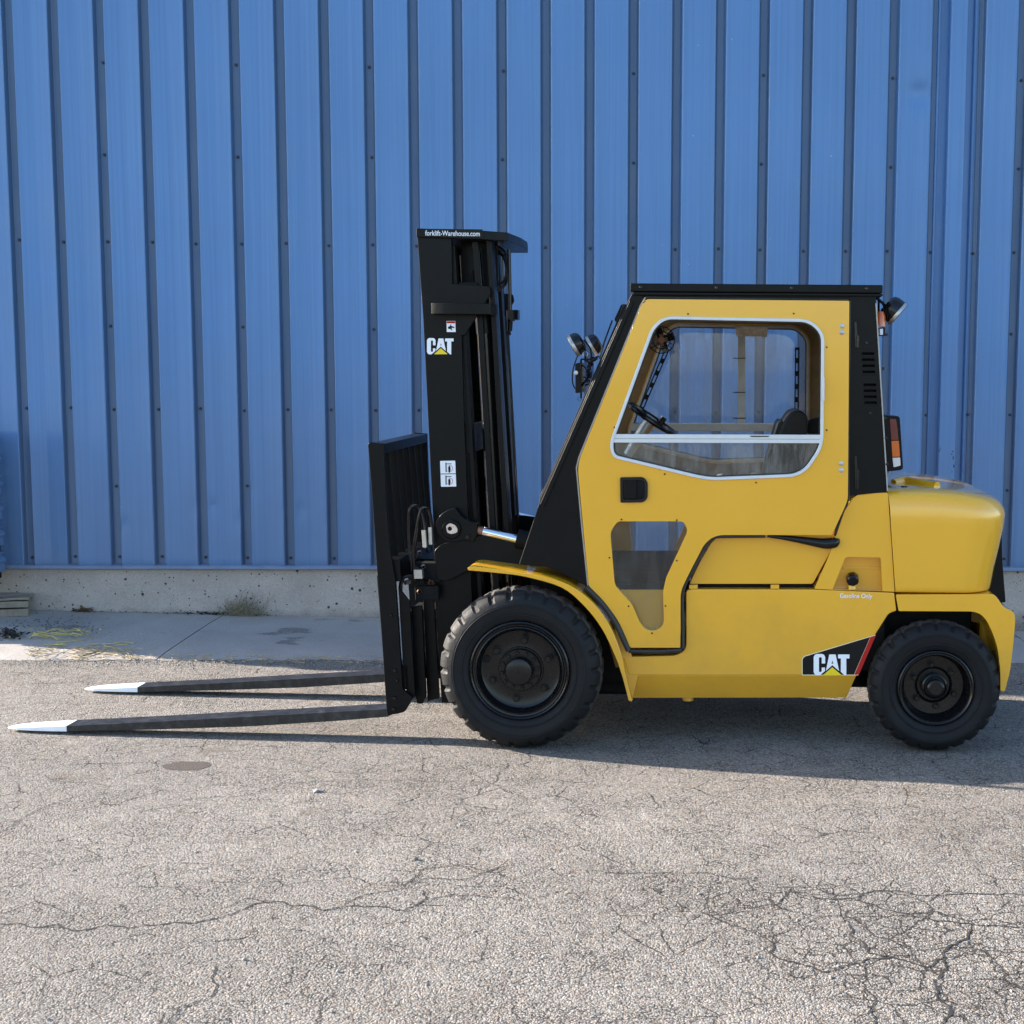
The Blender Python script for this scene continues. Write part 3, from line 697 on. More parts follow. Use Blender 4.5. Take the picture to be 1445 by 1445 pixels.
# --- lower body side panel with fold
lowp = [(968, 834), (975, 831.5), (1150, 832), (1262, 836.5), (1265, 862), (1254, 866), (1235, 896), (1208.5, 953), (887, 953), (883, 940), (879, 927), (955, 925), (968, 916)]
lowp = rc(lowp, [3, 2, 0, 0, 0, 4, 2, 0, 0, 0, 0, 12, 8])
YB = .06
prism('side_panel', lowp, YB, YB+.35, YEL, FL, bevel=.006, seg=3)
bm = bmesh.new()
pr = []
for (u, v, u2, v2) in ((887, 953, 893, 985), (1208.5, 953, 1194.5, 984.5)):
    a = S(u, v, YB); b = S(u2, v2, YB+.07)
    pr.append([bm.verts.new((a[0], YB, a[1])), bm.verts.new((b[0], YB+.07, b[1])), bm.verts.new((b[0], .4, b[1])), bm.verts.new((a[0], .4, a[1]))])
for i in range(4): bm.faces.new((pr[0][i], pr[1][i], pr[1][(i+1) % 4], pr[0][(i+1) % 4]))
bm.faces.new(pr[0]); bm.faces.new(pr[1][::-1]); link('lower_sill', fin(bm, 's'), YEL, FL, .004)
lathe('drain_plug', [(.0001, 0), (.028, .0), (.03, .012), (.03, .03)], 16, YEL, FL, c=(*SV(971, 985, .2)[:2], SV(971, 980, .2)[2]), rot=Matrix.Rotation(-math.pi/2, 3, 'X'))
# mirrored far side panel so the truck is whole from the other side
prism('side_panel', lowp, 1.34, 1.0, YEL, FL, bevel=.006, at=YB)
# sill strip under hood panel, clips
for u in (978.5, 1093.5):
    prism('clip', [(u-6, 825.5), (u+6, 825.5), (u+6, 831), (u-6, 831)], .068, .09, YEL, FL, bevel=.001)
prism('hood_gap', [(966, 821), (1144, 821), (1164, 785), (1178, 755), (1192, 755), (1154, 836), (966, 836)], .13, .15, BLKM, FL)

# --- engine hood side panel
hood = rc([(973, 824), (985, 798), (1004, 765), (1014, 757), (1030, 752), (1184, 752), (1171, 780), (1147, 824)], [2, 8, 12, 8, 4, 2, 10, 3])
prism('hood_side', hood, .095, .35, YEL, FL, bevel=.007, seg=3)
prism('hood_side', hood, 1.305, 1.05, YEL, FL, bevel=.007, at=.095)
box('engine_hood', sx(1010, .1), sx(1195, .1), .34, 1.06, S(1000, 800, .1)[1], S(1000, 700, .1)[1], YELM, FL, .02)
# --- rear quarter with filler recess
quarter = rc([(1209, 697), (1253, 695), (1262.5, 835), (1149, 831), (1170, 785), (1192, 720)], [9, 3, 0, 2, 6, 6])
rec = rc([(1193, 786), (1243, 786.5), (1245.5, 834.2), (1174.5, 832.5)], [4, 4, 0, 0])
prism('rear_quarter_panel', quarter, .06, .13, YEL, FL, holes=[rec], bevel=.005, seg=3)
rp_ = prism('filler_recess', [(1160, 775), (1252, 775), (1256, 836), (1150, 836)], .13, .30, YEL, FL)
prism('recess_ledge', [(1190, 800), (1243, 800), (1243, 803), (1189, 803)], .122, .135, YEL, FL, bevel=.002)
prism('rear_quarter_panel', quarter, 1.34, 1.27, YEL, FL, bevel=.005, at=.06)
x, z = S(1202.6, 816, .10)
lathe('filler_neck', [(.024, -.055), (.024, .0), (.028, .002)], 24, YEL, FL, c=(x, .105, z-.005), rot=Matrix.Rotation(R(80), 3, 'X'))
fc = lathe('filler_cap', [(.0001, -.028), (.028, -.028), (.033, -.022), (.034, .012), (.03, .02), (.0001, .02)], 14, BLKG, FL, c=(x, .085, z), rot=Matrix.Rotation(R(25), 3, 'X'), rf=lambda j, k, r: r*(1 if k % 2 else .93))
x0, z0 = S(1185, 843.5, YB); x1, _ = S(1230.5, 843.5, YB)
text_mesh('fuel_lettering', 'Gasoline Only', (S(0, 837, YB)[1]-S(0, 844, YB)[1])*1.28, DWH, FL, (x0, YB-.0012, z0), (math.pi/2, 0, 0), sx=(x1-x0), bold=.0003)

# --- decal band with lettering
def flat(name, pts, y, m, parent, holes=()):
    bm = bmesh.new(); fill(bm, [[S(u, v, y) for u, v in l] for l in [pts, *holes]], y); 
    bmesh.ops.recalc_face_normals(bm, faces=bm.faces)
    return link(name, fin(bm, name), m, parent, 0, smooth=False)
dp = rc([(1131.5, 953), (1131.5, 929), (1135, 925.5), (1235.5, 895.7), (1211, 953)], [1.5, 3, 2, 0, 0])
dec = prism('decal_band', dp, YB-.0005, YB+.002, DCR, FL)
prism('decal_field', rc([(1132.6, 952), (1132.6, 929.6), (1135.6, 926.6), (1228, 898.9), (1205, 952)], [1.5, 3, 2, 0, 0]), YB-.0011, YB, DBK, dec)
prism('decal_stripe', [(1228.6, 898.6), (1235.9, 896.6), (1212, 952.1), (1205.6, 952.1)], YB-.0012, YB, DRD, dec)
def logo(u0, v0, wpx, hpx, y, parent, shear=0.0):
    def T(p): return (u0+p[0]/522*wpx+shear*(p[1]/315)*hpx, v0+p[1]/315*hpx)
    C_ = [(168, 140), (168, 45), (152, 14), (122, 0), (46, 0), (16, 14), (0, 48), (0, 266), (15, 300), (45, 315), (88, 315), (165, 252), (165, 200), (118, 200), (118, 255), (108, 266), (88, 266), (77, 255), (77, 58), (88, 48), (108, 48), (118, 58), (118, 140)]
    A_ = [(228, 8), (320, 8), (372, 252), (272, 166), (178, 250)]
    Ah = [(273, 96), (258, 150), (272, 140), (288, 150)]
    T_ = [(356, 8), (522, 8), (522, 66), (476, 66), (476, 315), (452, 315), (396, 264), (396, 66), (356, 66)]
    Y_ = [(272, 196), (408, 313), (136, 313)]
    for nm, lp, hs_, m in (('letter_c', C_, [], DWH), ('letter_a', A_, [Ah], DWH), ('letter_t', T_, [], DWH), ('triangle_mark', Y_, [], DYL)):
        prism(nm, [T(p) for p in lp], y-.0012, y, m, parent, holes=[[T(p) for p in h] for h in hs_])
logo(1148.2, 922.8, 50.5, 30.2, YB-.0012, dec)

# --- counterweight
def counterweight():
    rows = []  # v at near plane, side inset, rear x px, corner radius, front inset px
    # v, inset, rear_u, rad
    data = [(689.5, .40, 1352, .16, 1256), (690, .25, 1385, .18, 1255), (690.7, .15, 1403, .20, 1254.5), (692.5, .085, 1414, .21, 1254), (695.5, .048, 1420.5, .21, 1254), (700, .022, 1425, .21, 1254.2), (707, .007, 1428, .21, 1255), (718, 0, 1429.5, .21, 1256), (745, 0, 1427, .21, 1257.5), (775, 0, 1420, .205, 1259.5), (805, 0, 1412.5, .20, 1261.5), (828, 0, 1408, .20, 1263.2), (834, .002, 1407, .20, 1263.6), (836.5, .010, 1405, .19, 1263.8)]
    y0, y1 = .05, 1.35
    bm = bmesh.new(); rings = []
    for v, ins, ru, rad, fu in data:
        z = S(1300, v, y0)[1]; xr = S(ru, v, y0)[0]; xf = S(fu, v, y0)[0]
        ya, yb = y0+ins, y1-ins; ring = []
        n = 10
        ring.append((xf, ya)); 
        for k in range(1, 6): ring.append((xf+(xr-rad-xf)*k/6, ya))
        for k in range(n+1):
            a = -math.pi/2+math.pi/2*k/n; ring.append((xr-rad+rad*math.cos(a), ya+rad+rad*math.sin(a)))
        for k in range(n+1):
            a = math.pi/2*k/n; ring.append((xr-rad+rad*math.cos(a), yb-rad+rad*math.sin(a)))
        for k in range(5, 0, -1): ring.append((xf+(xr-rad-xf)*k/6, yb))
        ring.append((xf, yb))
        # slight bow so the plan is not a plain box
        xm = S(1290, 700, y0)[0]; kz = max(0, min(1, (745-v)/40))
        rings.append([bm.verts.new((x, y, z-.055*kz*max(0, (x-xm)/.5)**2)) for x, y in ring])
    N = len(rings[0])
    for a, b in zip(rings, rings[1:]):
        for k in range(N): bm.faces.new((a[k], b[k], b[(k+1) % N], a[(k+1) % N]))
    bm.faces.new(rings[0]); bm.faces.new(rings[-1][::-1])
    return link('counterweight', fin(bm, 'cw'), YELW, FL, 0, ang=60)
CW = counterweight()
# lower skirt of the counterweight with the rear wheel arch
sk = [(1264.2, 839), (1403, 838.5), (1409, 846), (1416, 857), (1430, 863), (1433, 872), (1431, 900), (1426, 945), (1418, 976), (1411.5, 975), (1411.5, 945), (1408, 915), (1401, 893), (1392, 875), (1383, 866), (1372, 863), (1268, 862.5)]
sk = rc(sk, [2, 6, 6, 8, 6, 8, 0, 8, 2, 2, 10, 10, 10, 8, 6, 6, 2])
prism('counterweight_skirt', sk, .055, .38, YELW, FL, bevel=.012, seg=4)
prism('counterweight_skirt', sk, 1.345, 1.02, YELW, FL, bevel=.012, seg=4, at=.055)
prism('wheel_arch_liner', [(1300, 840), (1375, 840), (1404, 870), (1409, 965), (1398, 965), (1385, 880), (1300, 862)], .383, .9, YELM, FL)
xk = S(1431, 880, .05)[0]
# black channel down the rear middle of the counterweight
prism('tow_recess', rc([(1404, 745), (1427, 752), (1428, 800), (1433, 862), (1405, 862)], [3, 5, 10, 3, 3]), .30, 1.10, BLK, FL, bevel=.02, seg=3, at=.05)
box('rear_bumper', S(1400, 850, .05)[0], xk-.01, .37, 1.03, S(1400, 940, .05)[1], S(1400, 860, .05)[1], YELW, FL, .02)
# lifting eye recess and latch on top
tp = S(1300, 690, .05)[1]+.006
xq, zq = S(1276, 684, .20)
lathe('hood_latch', [(.0001, .0), (.016, .0), (.018, .006), (.008, .010), (.006, .03)], 12, BLKG, FL, c=(xq, .2, tp-.004), rot=Matrix.Rotation(-math.pi/2, 3, 'X'))
bm = bmesh.new(); addtube(bm, spline([(S(1262, 674, .4)[0], .42, tp-.012), (S(1280, 674, .4)[0], .45, tp+.000), (S(1300, 674, .4)[0], .36, tp-.008), (S(1318, 674, .4)[0], .28, tp-.012)], 6), [.026]*19, 10)
link('hood_ridge', fin(bm, 'r'), YELW, FL, 0)

# --- cab frame
ycb = .055
roof = box('cab_roof', S(889, 400, .03)[0], S(1246, 403, .03)[0], .03, 1.37, S(1060, 412.5, .03)[1], S(1060, 400.8, .03)[1], BLK, FL, .006)
prism('roof_rail', [(893, 412), (1246, 414.5), (1246, 418), (893, 416.2)], .036, 1.364, BLK, FL, bevel=.003)
prism('roof_header', [(893, 416), (1236, 418), (1236, 432), (886, 430)], .062, .09, BLK, FL)
prism('roof_header', [(893, 416), (1236, 418), (1236, 432), (886, 430)], 1.31, 1.34, BLK, FL, at=.062)
for u in (904, 1011, 1117, 1223):
    x, z = S(u, 405.5+(u-904)*.006, .03); lathe('roof_bolt', [(.009, .004), (.009, -.004), (.006, -.007), (.0001, -.007)], 8, BLKG, roof, c=(x, .03, z))
# front pillar and cowl side
pill_out = [(892, 414), (886, 425), (762, 705), (757, 722), (732, 797), (772, 800), (800, 813), (831, 829), (823, 745), (814, 662), (816, 646), (904, 432), (912, 418)]
for y0, y1 in ((ycb, .115), (1.345, 1.285)):
    prism('front_pillar', pill_out, y0, y1, BLK, FL, bevel=.004, at=ycb)
# raised strip along the pillar
for y0, y1 in ((ycb-.012, ycb), ):
    prism('pillar_trim', [(889, 424), (895, 426), (768, 716), (762, 712)], y0, y1, BLK, FL, bevel=.003, at=ycb)
prism('pillar_seal', [(912, 420), (905, 431), (818, 646), (814.5, 661), (822, 740), (831, 828), (829, 828), (820, 741), (812.6, 660), (816.2, 645), (903.3, 430), (910.3, 419)], ycb-.006, ycb+.003, ALD, FL, at=ycb)
# windscreen
xw0, zw0 = S(884, 430, ycb); xw1, zw1 = S(764, 706, ycb)
def slanted(name, ya, yb, t0, t1, thick, m, offn=0.0, bev=0.003):
    d = Vector((xw1-xw0, 0, zw1-zw0)); L_ = d.length; d.normalize(); n = Vector((d.z, 0, -d.x))
    if n.x > 0: n = -n
    bm = bmesh.new(); vs = []
    for yy in (ya, yb):
        for tt in (t0, t1):
            for q in (offn, offn+thick):
                p = Vector((xw0, yy, zw0))+d*(L_*tt)+n*q; vs.append(bm.verts.new(p))
    for f in ((0, 1, 3, 2), (4, 6, 7, 5), (0, 4, 5, 1), (2, 3, 7, 6), (0, 2, 6, 4), (1, 5, 7, 3)): bm.faces.new([vs[i] for i in f])
    return link(name, fin(bm, name), m, FL, bev)
ws = slanted('windscreen', .12, 1.28, .02, .97, .006, GLS, .002, 0)
slanted('windscreen_frame', .075, .12, -.0, 1.0, .014, BLKM)
slanted('windscreen_frame', 1.28, 1.335, -.0, 1.0, .022, BLK)
slanted('windscreen_frame', .12, 1.28, .0, .035, .022, BLK)
slanted('windscreen_frame', .12, 1.28, .955, 1.0, .022, BLK)
prism('dashboard', [(775, 716), (842, 690), (850, 712), (835, 790), (745, 795)], .12, 1.28, BLKM, FL, bevel=.01, at=ycb)
# pale cowl corner seen beyond the pillar
prism('cowl_corner', rc([(765, 690), (784, 660), (778, 700)], 3), 1.0, 1.1, ALD, FL, at=.9)
# rear pillar with louvres
pb = [(1199, 418), (1235.5, 418), (1237, 430), (1252.5, 694), (1197, 700)]
lv = []
for a, b in (((1216, 496), (1234, 496)), ((1218.5, 540), (1236.5, 540))):
    for k in range(4 if a[1] < 500 else 4):
        v = a[1]+k*(8.6 if a[1] < 500 else 8.4)+1.2; u = a[0]+k*.4
        lv.append([(u, v), (u+17.5, v), (u+18, v+5.6), (u+.4, v+5.6)])
rpil = prism('rear_pillar', pb, ycb, .12, BLK, FL, holes=lv, bevel=.0025)
prism('louvre_back', [(1210, 488), (1239, 488), (1242, 582), (1212, 582)], .095, .1, BLKM, rpil)
for l in lv:
    (u, v) = l[0]; prism('louvre', [(u, v+3.6), (u+17.6, v+3.6), (u+18, v+6.2), (u+.3, v+6.2)], ycb-.004, .075, BLK, rpil, bevel=.001)
prism('rear_pillar', pb, 1.345, 1.28, BLK, FL, bevel=.003, at=ycb)
prism('pillar_edge_strip', [(1235.2, 428), (1237, 428), (1253.2, 693), (1251.4, 693)], ycb-.006, ycb+.02, ALD, FL, at=ycb)
for (u, v) in ((1223, 484), (1228, 583), (1246, 520), (1249, 590), (1250, 618), (1251.5, 655)):
    x, z = S(u, v, ycb); lathe('pillar_bolt', [(.008, .003), (.008, -.006), (.005, -.008), (.0001, -.008)], 8, BLKG, FL, c=(x, ycb, z))
for v0, v1 in ((454, 491), (643, 690)):
    hg = prism('door_hinge', rc([(1205.5, v0), (1208.5, v0), (1210, v0+20), (1212.5, v0+20), (1212.5, v1), (1206.5, v1)], 1), ycb-.014, ycb, BLKG, FL, bevel=.002)
    x, z = S(1210, v1-9, ycb-.014); tube('hinge_pin', [(x, ycb-.016, z-.03), (x, ycb-.016, z+.03)], .006, BLKG, hg, 8)
# inner rear wall of the cab and rear window
xr = S(1181, 560, ycb)[0]
zt, zb = S(1180, 432, ycb)[1], S(1180, 700, ycb)[1]
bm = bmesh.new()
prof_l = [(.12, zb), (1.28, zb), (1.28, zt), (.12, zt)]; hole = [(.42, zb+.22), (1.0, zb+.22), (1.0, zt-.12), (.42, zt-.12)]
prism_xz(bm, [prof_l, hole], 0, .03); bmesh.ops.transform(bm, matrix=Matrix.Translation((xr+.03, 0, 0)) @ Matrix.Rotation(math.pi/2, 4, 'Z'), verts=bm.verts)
link('cab_rear_wall', fin(bm, 'rw'), mat('rear_wall_shade', (.11, .058, .012), .6, var=.2), FL, .003)  # yellow wall coloured dark brown, its shade painted in
tube('wiring', [(xr-.012, .5, zt-.02), (xr-.014, .5, (zt+zb)/2), (xr-.012, .52, zb+.25)], .004, BLKM, FL, 6)

# --- doors
door = rc([(911, 422), (1198.5, 424.5), (1196.5, 704), (1192, 716), (1174, 755), (1016, 755), (1004, 759), (994, 768), (974, 806), (960.5, 834), (960, 914), (889, 914), (884, 901), (872, 875), (852, 848), (831, 827), (823, 745), (815.5, 662), (818, 647), (904.5, 432)],
          [6, 2, 6, 3, 2, 10, 6, 6, 10, 10, 2, 3, 6, 10, 10, 3, 10, 8, 6, 6])
win = rc([(938, 447), (1142, 451), (1162.5, 470), (1161, 630), (1133, 672), (1005, 677), (985, 674), (864, 645), (861, 625), (920, 462)], [16, 22, 22, 16, 22, 18, 18, 18, 14, 16], n=6)
loww = rc([(872, 735.7), (964, 735.7), (971, 748), (940, 815), (935.5, 835), (937, 880), (928, 890), (912, 890), (903, 879), (892, 853), (867.5, 826), (861, 750)], [4, 4, 8, 3, 4, 9, 9, 9, 6, 6, 6, 8])
def make_door(y0, y1, far=False):
    d = prism('door', door, y0, y1, YEL, FL, holes=[win, loww], bevel=.004, seg=3, at=.03)
    s = 1 if not far else -1
    a, b = (y0-.009, y0+.012) if not far else (y0+.009, y1-.016)
    mfr = ALU if not far else ALD
    fr = prism('window_frame', off(win, -.8), a, b, mfr, d, holes=[off(win, 3.6)], bevel=.0025, at=.03)
    bar = prism('window_rail', [(866, 612.5), (1160.5, 613.5), (1160.5, 625.5), (863, 624.5)], a+.002*s, b, mfr, fr, bevel=.002, at=.03)
    prism('rail_groove', [(867, 618.3), (1160, 619.3), (1160, 620.2), (867, 619.2)], (a+.0008*s) if not far else a, a+.004, ALD, bar, at=.03)
    prism('window_gasket', off(win, 3.6), y0+s*.010, y0+s*.022, RUB, d, holes=[off(win, 5.4)], at=.03)
    up = rc([(938, 452), (1142, 456), (1158, 470), (1157, 614), (870, 614), (922, 462)], [10, 16, 16, 0, 0, 10])
    lo = rc([(864, 622), (1158, 624), (1157, 634), (1132, 669), (1005, 674), (985, 671), (866, 643)], [0, 0, 10, 16, 10, 10, 10])
    if far: prism('window_pane', up, y0+s*.018, y0+s*.021, GLSD, d, at=.03)   # the near upper sash is slid open
    prism('window_pane', lo, y0+s*.012, y0+s*.015, GLSD, d, at=.03)
    prism('lower_pane', off(loww, -2), y0+s*.026, y0+s*.029, GLS, d, at=.03)
    return d
dn = make_door(.030, .062)
df = make_door(1.370, 1.338, True)
prism('door_shade_sheet', [(911, 426), (1196, 428), (1195, 700), (820, 700), (820, 648), (906, 434)], 1.3375, 1.331, mat('brown_door_shade', (.13, .072, .018), .65, var=.25, dust=.2), df, holes=[off(win, -3)], at=.03)  # added sheet that paints the cab's inner shade over the far door
# pale strip and rusty patch set on the far window, slotted bars
prism('pale_strip', [(1044, 452), (1056, 452), (1056, 612), (1044, 612)], 1.325, 1.335, ALD, df, bevel=.001, at=.03)
for v in (503, 560, 603):
    prism('strip_line', [(1036, v), (1057, v), (1057, v+1.5), (1036, v+1.5)], 1.322, 1.325, BLKM, df, at=.03)
prism('pale_patch', [(1040, 452), (1094, 452), (1093, 468), (1041, 467)], 1.318, 1.3215, RUST, df, at=.03)
# near window latch + small screws
prism('window_latch', [(1160, 532), (1163.5, 532), (1163.5, 566), (1160, 566)], .012, .024, ALU, dn, bevel=.002)
prism('rail_latch', [(1058, 615), (1086, 615), (1084, 616.4), (1060, 616.4)], .018, .022, BLKM, dn)
scr = [(971, 443), (1120, 442.5), (917, 478), (867, 603), (1166.5, 490), (1166.5, 607), (938, 669), (1067, 681), (860, 787), (955, 791), (887, 855.5), (939, 855), (920, 893.5), (877, 733), (955, 734)]
bm = bmesh.new()
for u, v in scr:
    x, z = S(u, v, .03)
    vs = [bm.verts.new((x+.0045*math.cos(t*math.pi/4), .0275, z+.0045*math.sin(t*math.pi/4))) for t in range(8)]; bm.faces.new(vs)
    lo_ = [bm.verts.new((v2.co.x, .031, v2.co.z)) for v2 in vs]
    for t in range(8): bm.faces.new((vs[t], vs[(t+1) % 8], lo_[(t+1) % 8], lo_[t]))
o = link('door_screws', fin(bm, 'scr'), BLKM, dn, 0); o['kind'] = 'stuff'
for (u, v) in ((1188, 460), (1188, 469), (1187, 654), (1187, 663.5)):
    x, z = S(u, v, .03); lathe('hinge_bolt', [(.013, .0), (.013, -.002), (.009, -.003), (.008, -.008), (.0001, -.009)], 12, STL, dn, c=(x, .03, z))
# door handle
hd = prism('door_handle', rc([(875, 673.5), (908, 673), (914, 680), (914, 703), (908, 709), (875.5, 709.5)], [2, 6, 6, 6, 6, 2]), .018, .03, BLKG, dn, holes=[rc([(879.5, 677.5), (906, 677.5), (909.5, 681), (909.5, 702), (906, 705), (879.5, 705)], 2)], bevel=.003)
prism('handle_recess', rc([(878, 676), (911, 676), (911, 707), (878, 707)], 3), .0265, .029, BLKM, hd)
prism('handle_paddle', rc([(880.5, 678), (898, 677), (898, 704), (880.5, 704)], 2), .014, .024, BLK, hd, bevel=.003)
# door seals
def seal(pts, wpx, y, name='door_seal', m=RUB, yy=.03):
    P = [SV(u, v, yy) for u, v in pts]; P = [Vector((p.x, y, p.z)) for p in P]
    k = wpx/540; return tube(name, P, k, m, FL, 8, k=4)
seal([(963.5, 916), (963.8, 890), (963.5, 836), (977, 806), (996, 770), (1006, 760), (1018, 757.5), (1080, 757)], 5.2, .046)
seal([(827, 829), (849, 851), (868, 878), (880, 903), (887, 918)], 8, .030)
seal([(887, 919), (925, 920), (962, 918)], 6.5, .04)
seal([(1200, 424), (1199.5, 480), (1198, 560), (1197.5, 640), (1198, 702)], 3.0, .046)
seal([(911, 419.5), (1000, 421), (1198, 423)], 3.2, .046)
bm = bmesh.new()
P = [(1083, 757.5), (1110, 760), (1140, 764.5), (1165, 768), (1178, 766), (1181, 760)]; rr_ = [1.5, 3.5, 5.5, 7.5, 8, 4]
sp_ = spline([Vector((*S(u, v, .03), 0)) for u, v in P], 4); ra = []
for i in range(len(sp_)):
    t = i/4; a = int(min(t, len(rr_)-2)); f_ = t-a; ra.append((rr_[a]*(1-f_)+rr_[a+1]*f_)/270)
addtube(bm, [Vector((p.x, .055, p.y)) for p in sp_], ra, 12); link('rubber_boot', fin(bm, 'b'), BLKG, FL, 0)
seal([(1198, 702), (1192, 722), (1184, 742), (1180, 758)], 5, .07)

# --- cab interior
prism('cab_floor', [(832, 822), (962, 822), (958, 832), (832, 832)], .07, 1.32, BLKM, FL, at=.07)
prism('inner_sill', [(836, 826), (965, 826), (960, 905), (884, 905)], .072, .10, YEL, FL, at=.072)
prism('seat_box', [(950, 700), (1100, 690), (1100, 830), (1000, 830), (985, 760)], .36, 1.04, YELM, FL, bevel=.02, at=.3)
st = prism('seat', rc([(1108, 590), (1117, 580), (1131, 579), (1141, 588), (1137, 640), (1130, 700), (1072, 706), (1084, 652)], [8, 7, 7, 8, 10, 10, 10, 20]), .42, .88, SEAT, FL, bevel=.035, seg=4, at=.42)
prism('seat_bolster', rc([(1098, 596), (1106, 594), (1095, 650), (1086, 700), (1074, 700), (1082, 650)], 6), .44, .86, SEAT, st, bevel=.02, seg=3, at=.42)
prism('seat_cushion', rc([(1000, 690), (1085, 684), (1090, 712), (1002, 716)], 8), .44, .86, SEAT, st, bevel=.02, seg=3, at=.42)
for u in (1018, 1065):
    x, z = S(u, 676, .30); lathe('control_knob', [(.0001, -.03), (.03, -.03), (.04, -.01), (.04, .03), (.0001, .03)], 16, GRY, FL, c=(x, .32, z-.01))
# steering wheel
cxs, czs = S(919, 591, .6); tl = R(33)
e1 = Vector((math.cos(tl), 0, -math.sin(tl))); e2 = Vector((0, 1, 0)); rs = .165
sw = tube('steering_wheel', [Vector((cxs, .6, czs))+e1*rs*math.cos(2*math.pi*k/40)+e2*rs*math.sin(2*math.pi*k/40) for k in range(40)], .0145, BLKG, FL, 10, closed=True)
nn = Vector((math.sin(tl), 0, math.cos(tl)))
cc = Vector((cxs, .6, czs))-nn*.02
for a in (90, 210, 330):
    tube('spoke', [cc, Vector((cxs, .6, czs))+e1*rs*math.cos(R(a))+e2*rs*math.sin(R(a))], .011, BLKG, sw, 8)
tube('steering_column', [cc+nn*.03, cc-nn*.05, cc-nn*.22], [.032, .036, .026], STL, FL, 14)
tube('steering_knob', [Vector((cxs, .6, czs))+e1*rs*.35+e2*-rs*.9+nn*.005, Vector((cxs, .6, czs))+e1*rs*.35+e2*-rs*.9+nn*.055], .018, BLKG, sw, 10)
# fan at the far front corner
fx, fz = S(934, 480, .95)
fan = lathe('cab_fan', [(.0001, .05), (.03, .05), (.035, .0), (.0001, .0)], 16, COPP, FL, c=(fx, .92, fz))
for rr2 in (.05, .075): tube('fan_guard', [(fx+rr2*math.cos(2*math.pi*k/28), .90, fz+rr2*math.sin(2*math.pi*k/28)) for k in range(28)], .0035, BLKM, fan, 6, closed=True)
bm = bmesh.new()
for k in range(18):
    a = 2*math.pi*k/18; addtube(bm, [(fx+.02*math.cos(a), .898, fz+.02*math.sin(a)), (fx+.075*math.cos(a), .90, fz+.075*math.sin(a))], .0018, 5)
link('fan_guard', fin(bm, 'g'), BLKM, fan, 0)
bm = bmesh.new()
for k in range(4):
    a = R(90*k+20); M = Matrix.Translation((fx, .925, fz)) @ Matrix.Rotation(-a, 4, 'Y') @ Matrix.Translation((.04, 0, 0)) @ Matrix.Rotation(R(28), 4, 'X'); addbox(bm, -.024, .03, -.002, .002, -.022, .022, M)
link('fan_blade', fin(bm, 'g'), BLKM, fan, 0)
def slotted(p0, p1, wpx, yo, n):
    a = Vector(p0); b = Vector(p1); d = (b-a); L_ = d.length; d.normalize(); q = Vector((-d.y, d.x))*wpx/2
    outer = [tuple(a+q), tuple(b+q), tuple(b-q), tuple(a-q)]; holes = []
    for k in range(n):
        s0 = a+d*(L_*(k+.22)/n); s1 = a+d*(L_*(k+.82)/n); qq = q*.45; holes.append([tuple(s0+qq), tuple(s1+qq), tuple(s1-qq), tuple(s0-qq)])
    prism('slotted_bar', outer, yo, yo+.006, BLKM, FL, holes=holes)
slotted((942, 492), (905, 577), 6.5, 1.10, 5)
slotted((1125, 490), (1124, 582), 6.5, 1.20, 5)
prism('wiper_motor_cover', [(1140, 596), (1160, 590), (1161, 612), (1140, 612)], .5, .7, BLKM, FL, at=.5, bevel=.004)

# --- front fender
fo = [(659.5, 801.5), (664, 799.5), (672, 799.5), (700, 803), (738, 808.5), (780, 817), (811, 830), (839, 853), (861, 884), (876, 922), (883.5, 956), (892, 990)]
fi = [(887, 989), (879, 958), (868, 926), (849, 887), (824, 855), (792, 829), (741, 814), (700, 808.5), (661, 805)]
fo_s = [(p.x, p.y) for p in spline([Vector((*p, 0)) for p in fo], 4)]; fi_s = [(p.x, p.y) for p in spline([Vector((*p, 0)) for p in fi], 4)]
prism('front_fender', fo_s+fi_s, -.012, .33, YEL, FL, bevel=.006, seg=3)
prism('front_fender', fo_s+fi_s, 1.412, 1.07, YEL, FL, bevel=.006, seg=3, at=-.012)
ins = [(737, 803), (785, 814), (816, 830), (842, 856), (862, 888), (875, 930), (880, 960), (862, 960), (845, 900), (810, 850), (735, 828)]
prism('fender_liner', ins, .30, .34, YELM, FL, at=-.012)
prism('fender_liner', [(735, 803), (785, 814), (816, 830), (842, 856), (862, 888), (872, 925), (878, 962), (800, 962), (735, 900)], .335, .36, BLKM, FL, at=-.012)
prism('step_edge', [(866, 884), (889, 918), (900, 953), (893, 985), (884, 955), (876, 915)], .062, .30, YEL, FL, bevel=.003)

# --- mast
# outer channel, near and far
out_ch = [(588, 323), (637, 336), (637.5, 402), (651, 470), (655, 600), (661, 740), (667, 860), (668, 992), (623, 992), (614, 850), (611, 735), (604, 590), (597, 450)]
YM = .28
for y0, y1 in ((YM, YM+.028), (1.12, 1.092)):
    m_ = prism('outer_mast_channel', out_ch, y0, y1, BLK, FL, bevel=.003, at=YM)
prism('mast_gusset', rc([(636, 400), (690, 404), (692, 415), (655, 474), (636, 470)], [0, 3, 3, 4, 0]), YM+.002, YM+.026, BLK, FL, bevel=.003)
prism('mast_gusset', rc([(636, 400), (690, 404), (692, 415), (655, 474), (636, 470)], [0, 3, 3, 4, 0]), 1.118, 1.094, BLK, FL, bevel=.003, at=YM)
def rail(us, v0, v1, y0, y1, m=BLK, name='mast_rail', shift=(0, 0), bevel=.003):
    """upright member; us=(left,right) px at the top"""
    k = .062; dv = v1-v0
    prism(name, [(us[0], v0), (us[1], v0), (us[1]+dv*k, v1), (us[0]+dv*k, v1)], y0, y1, m, FL, bevel=bevel, at=YM)
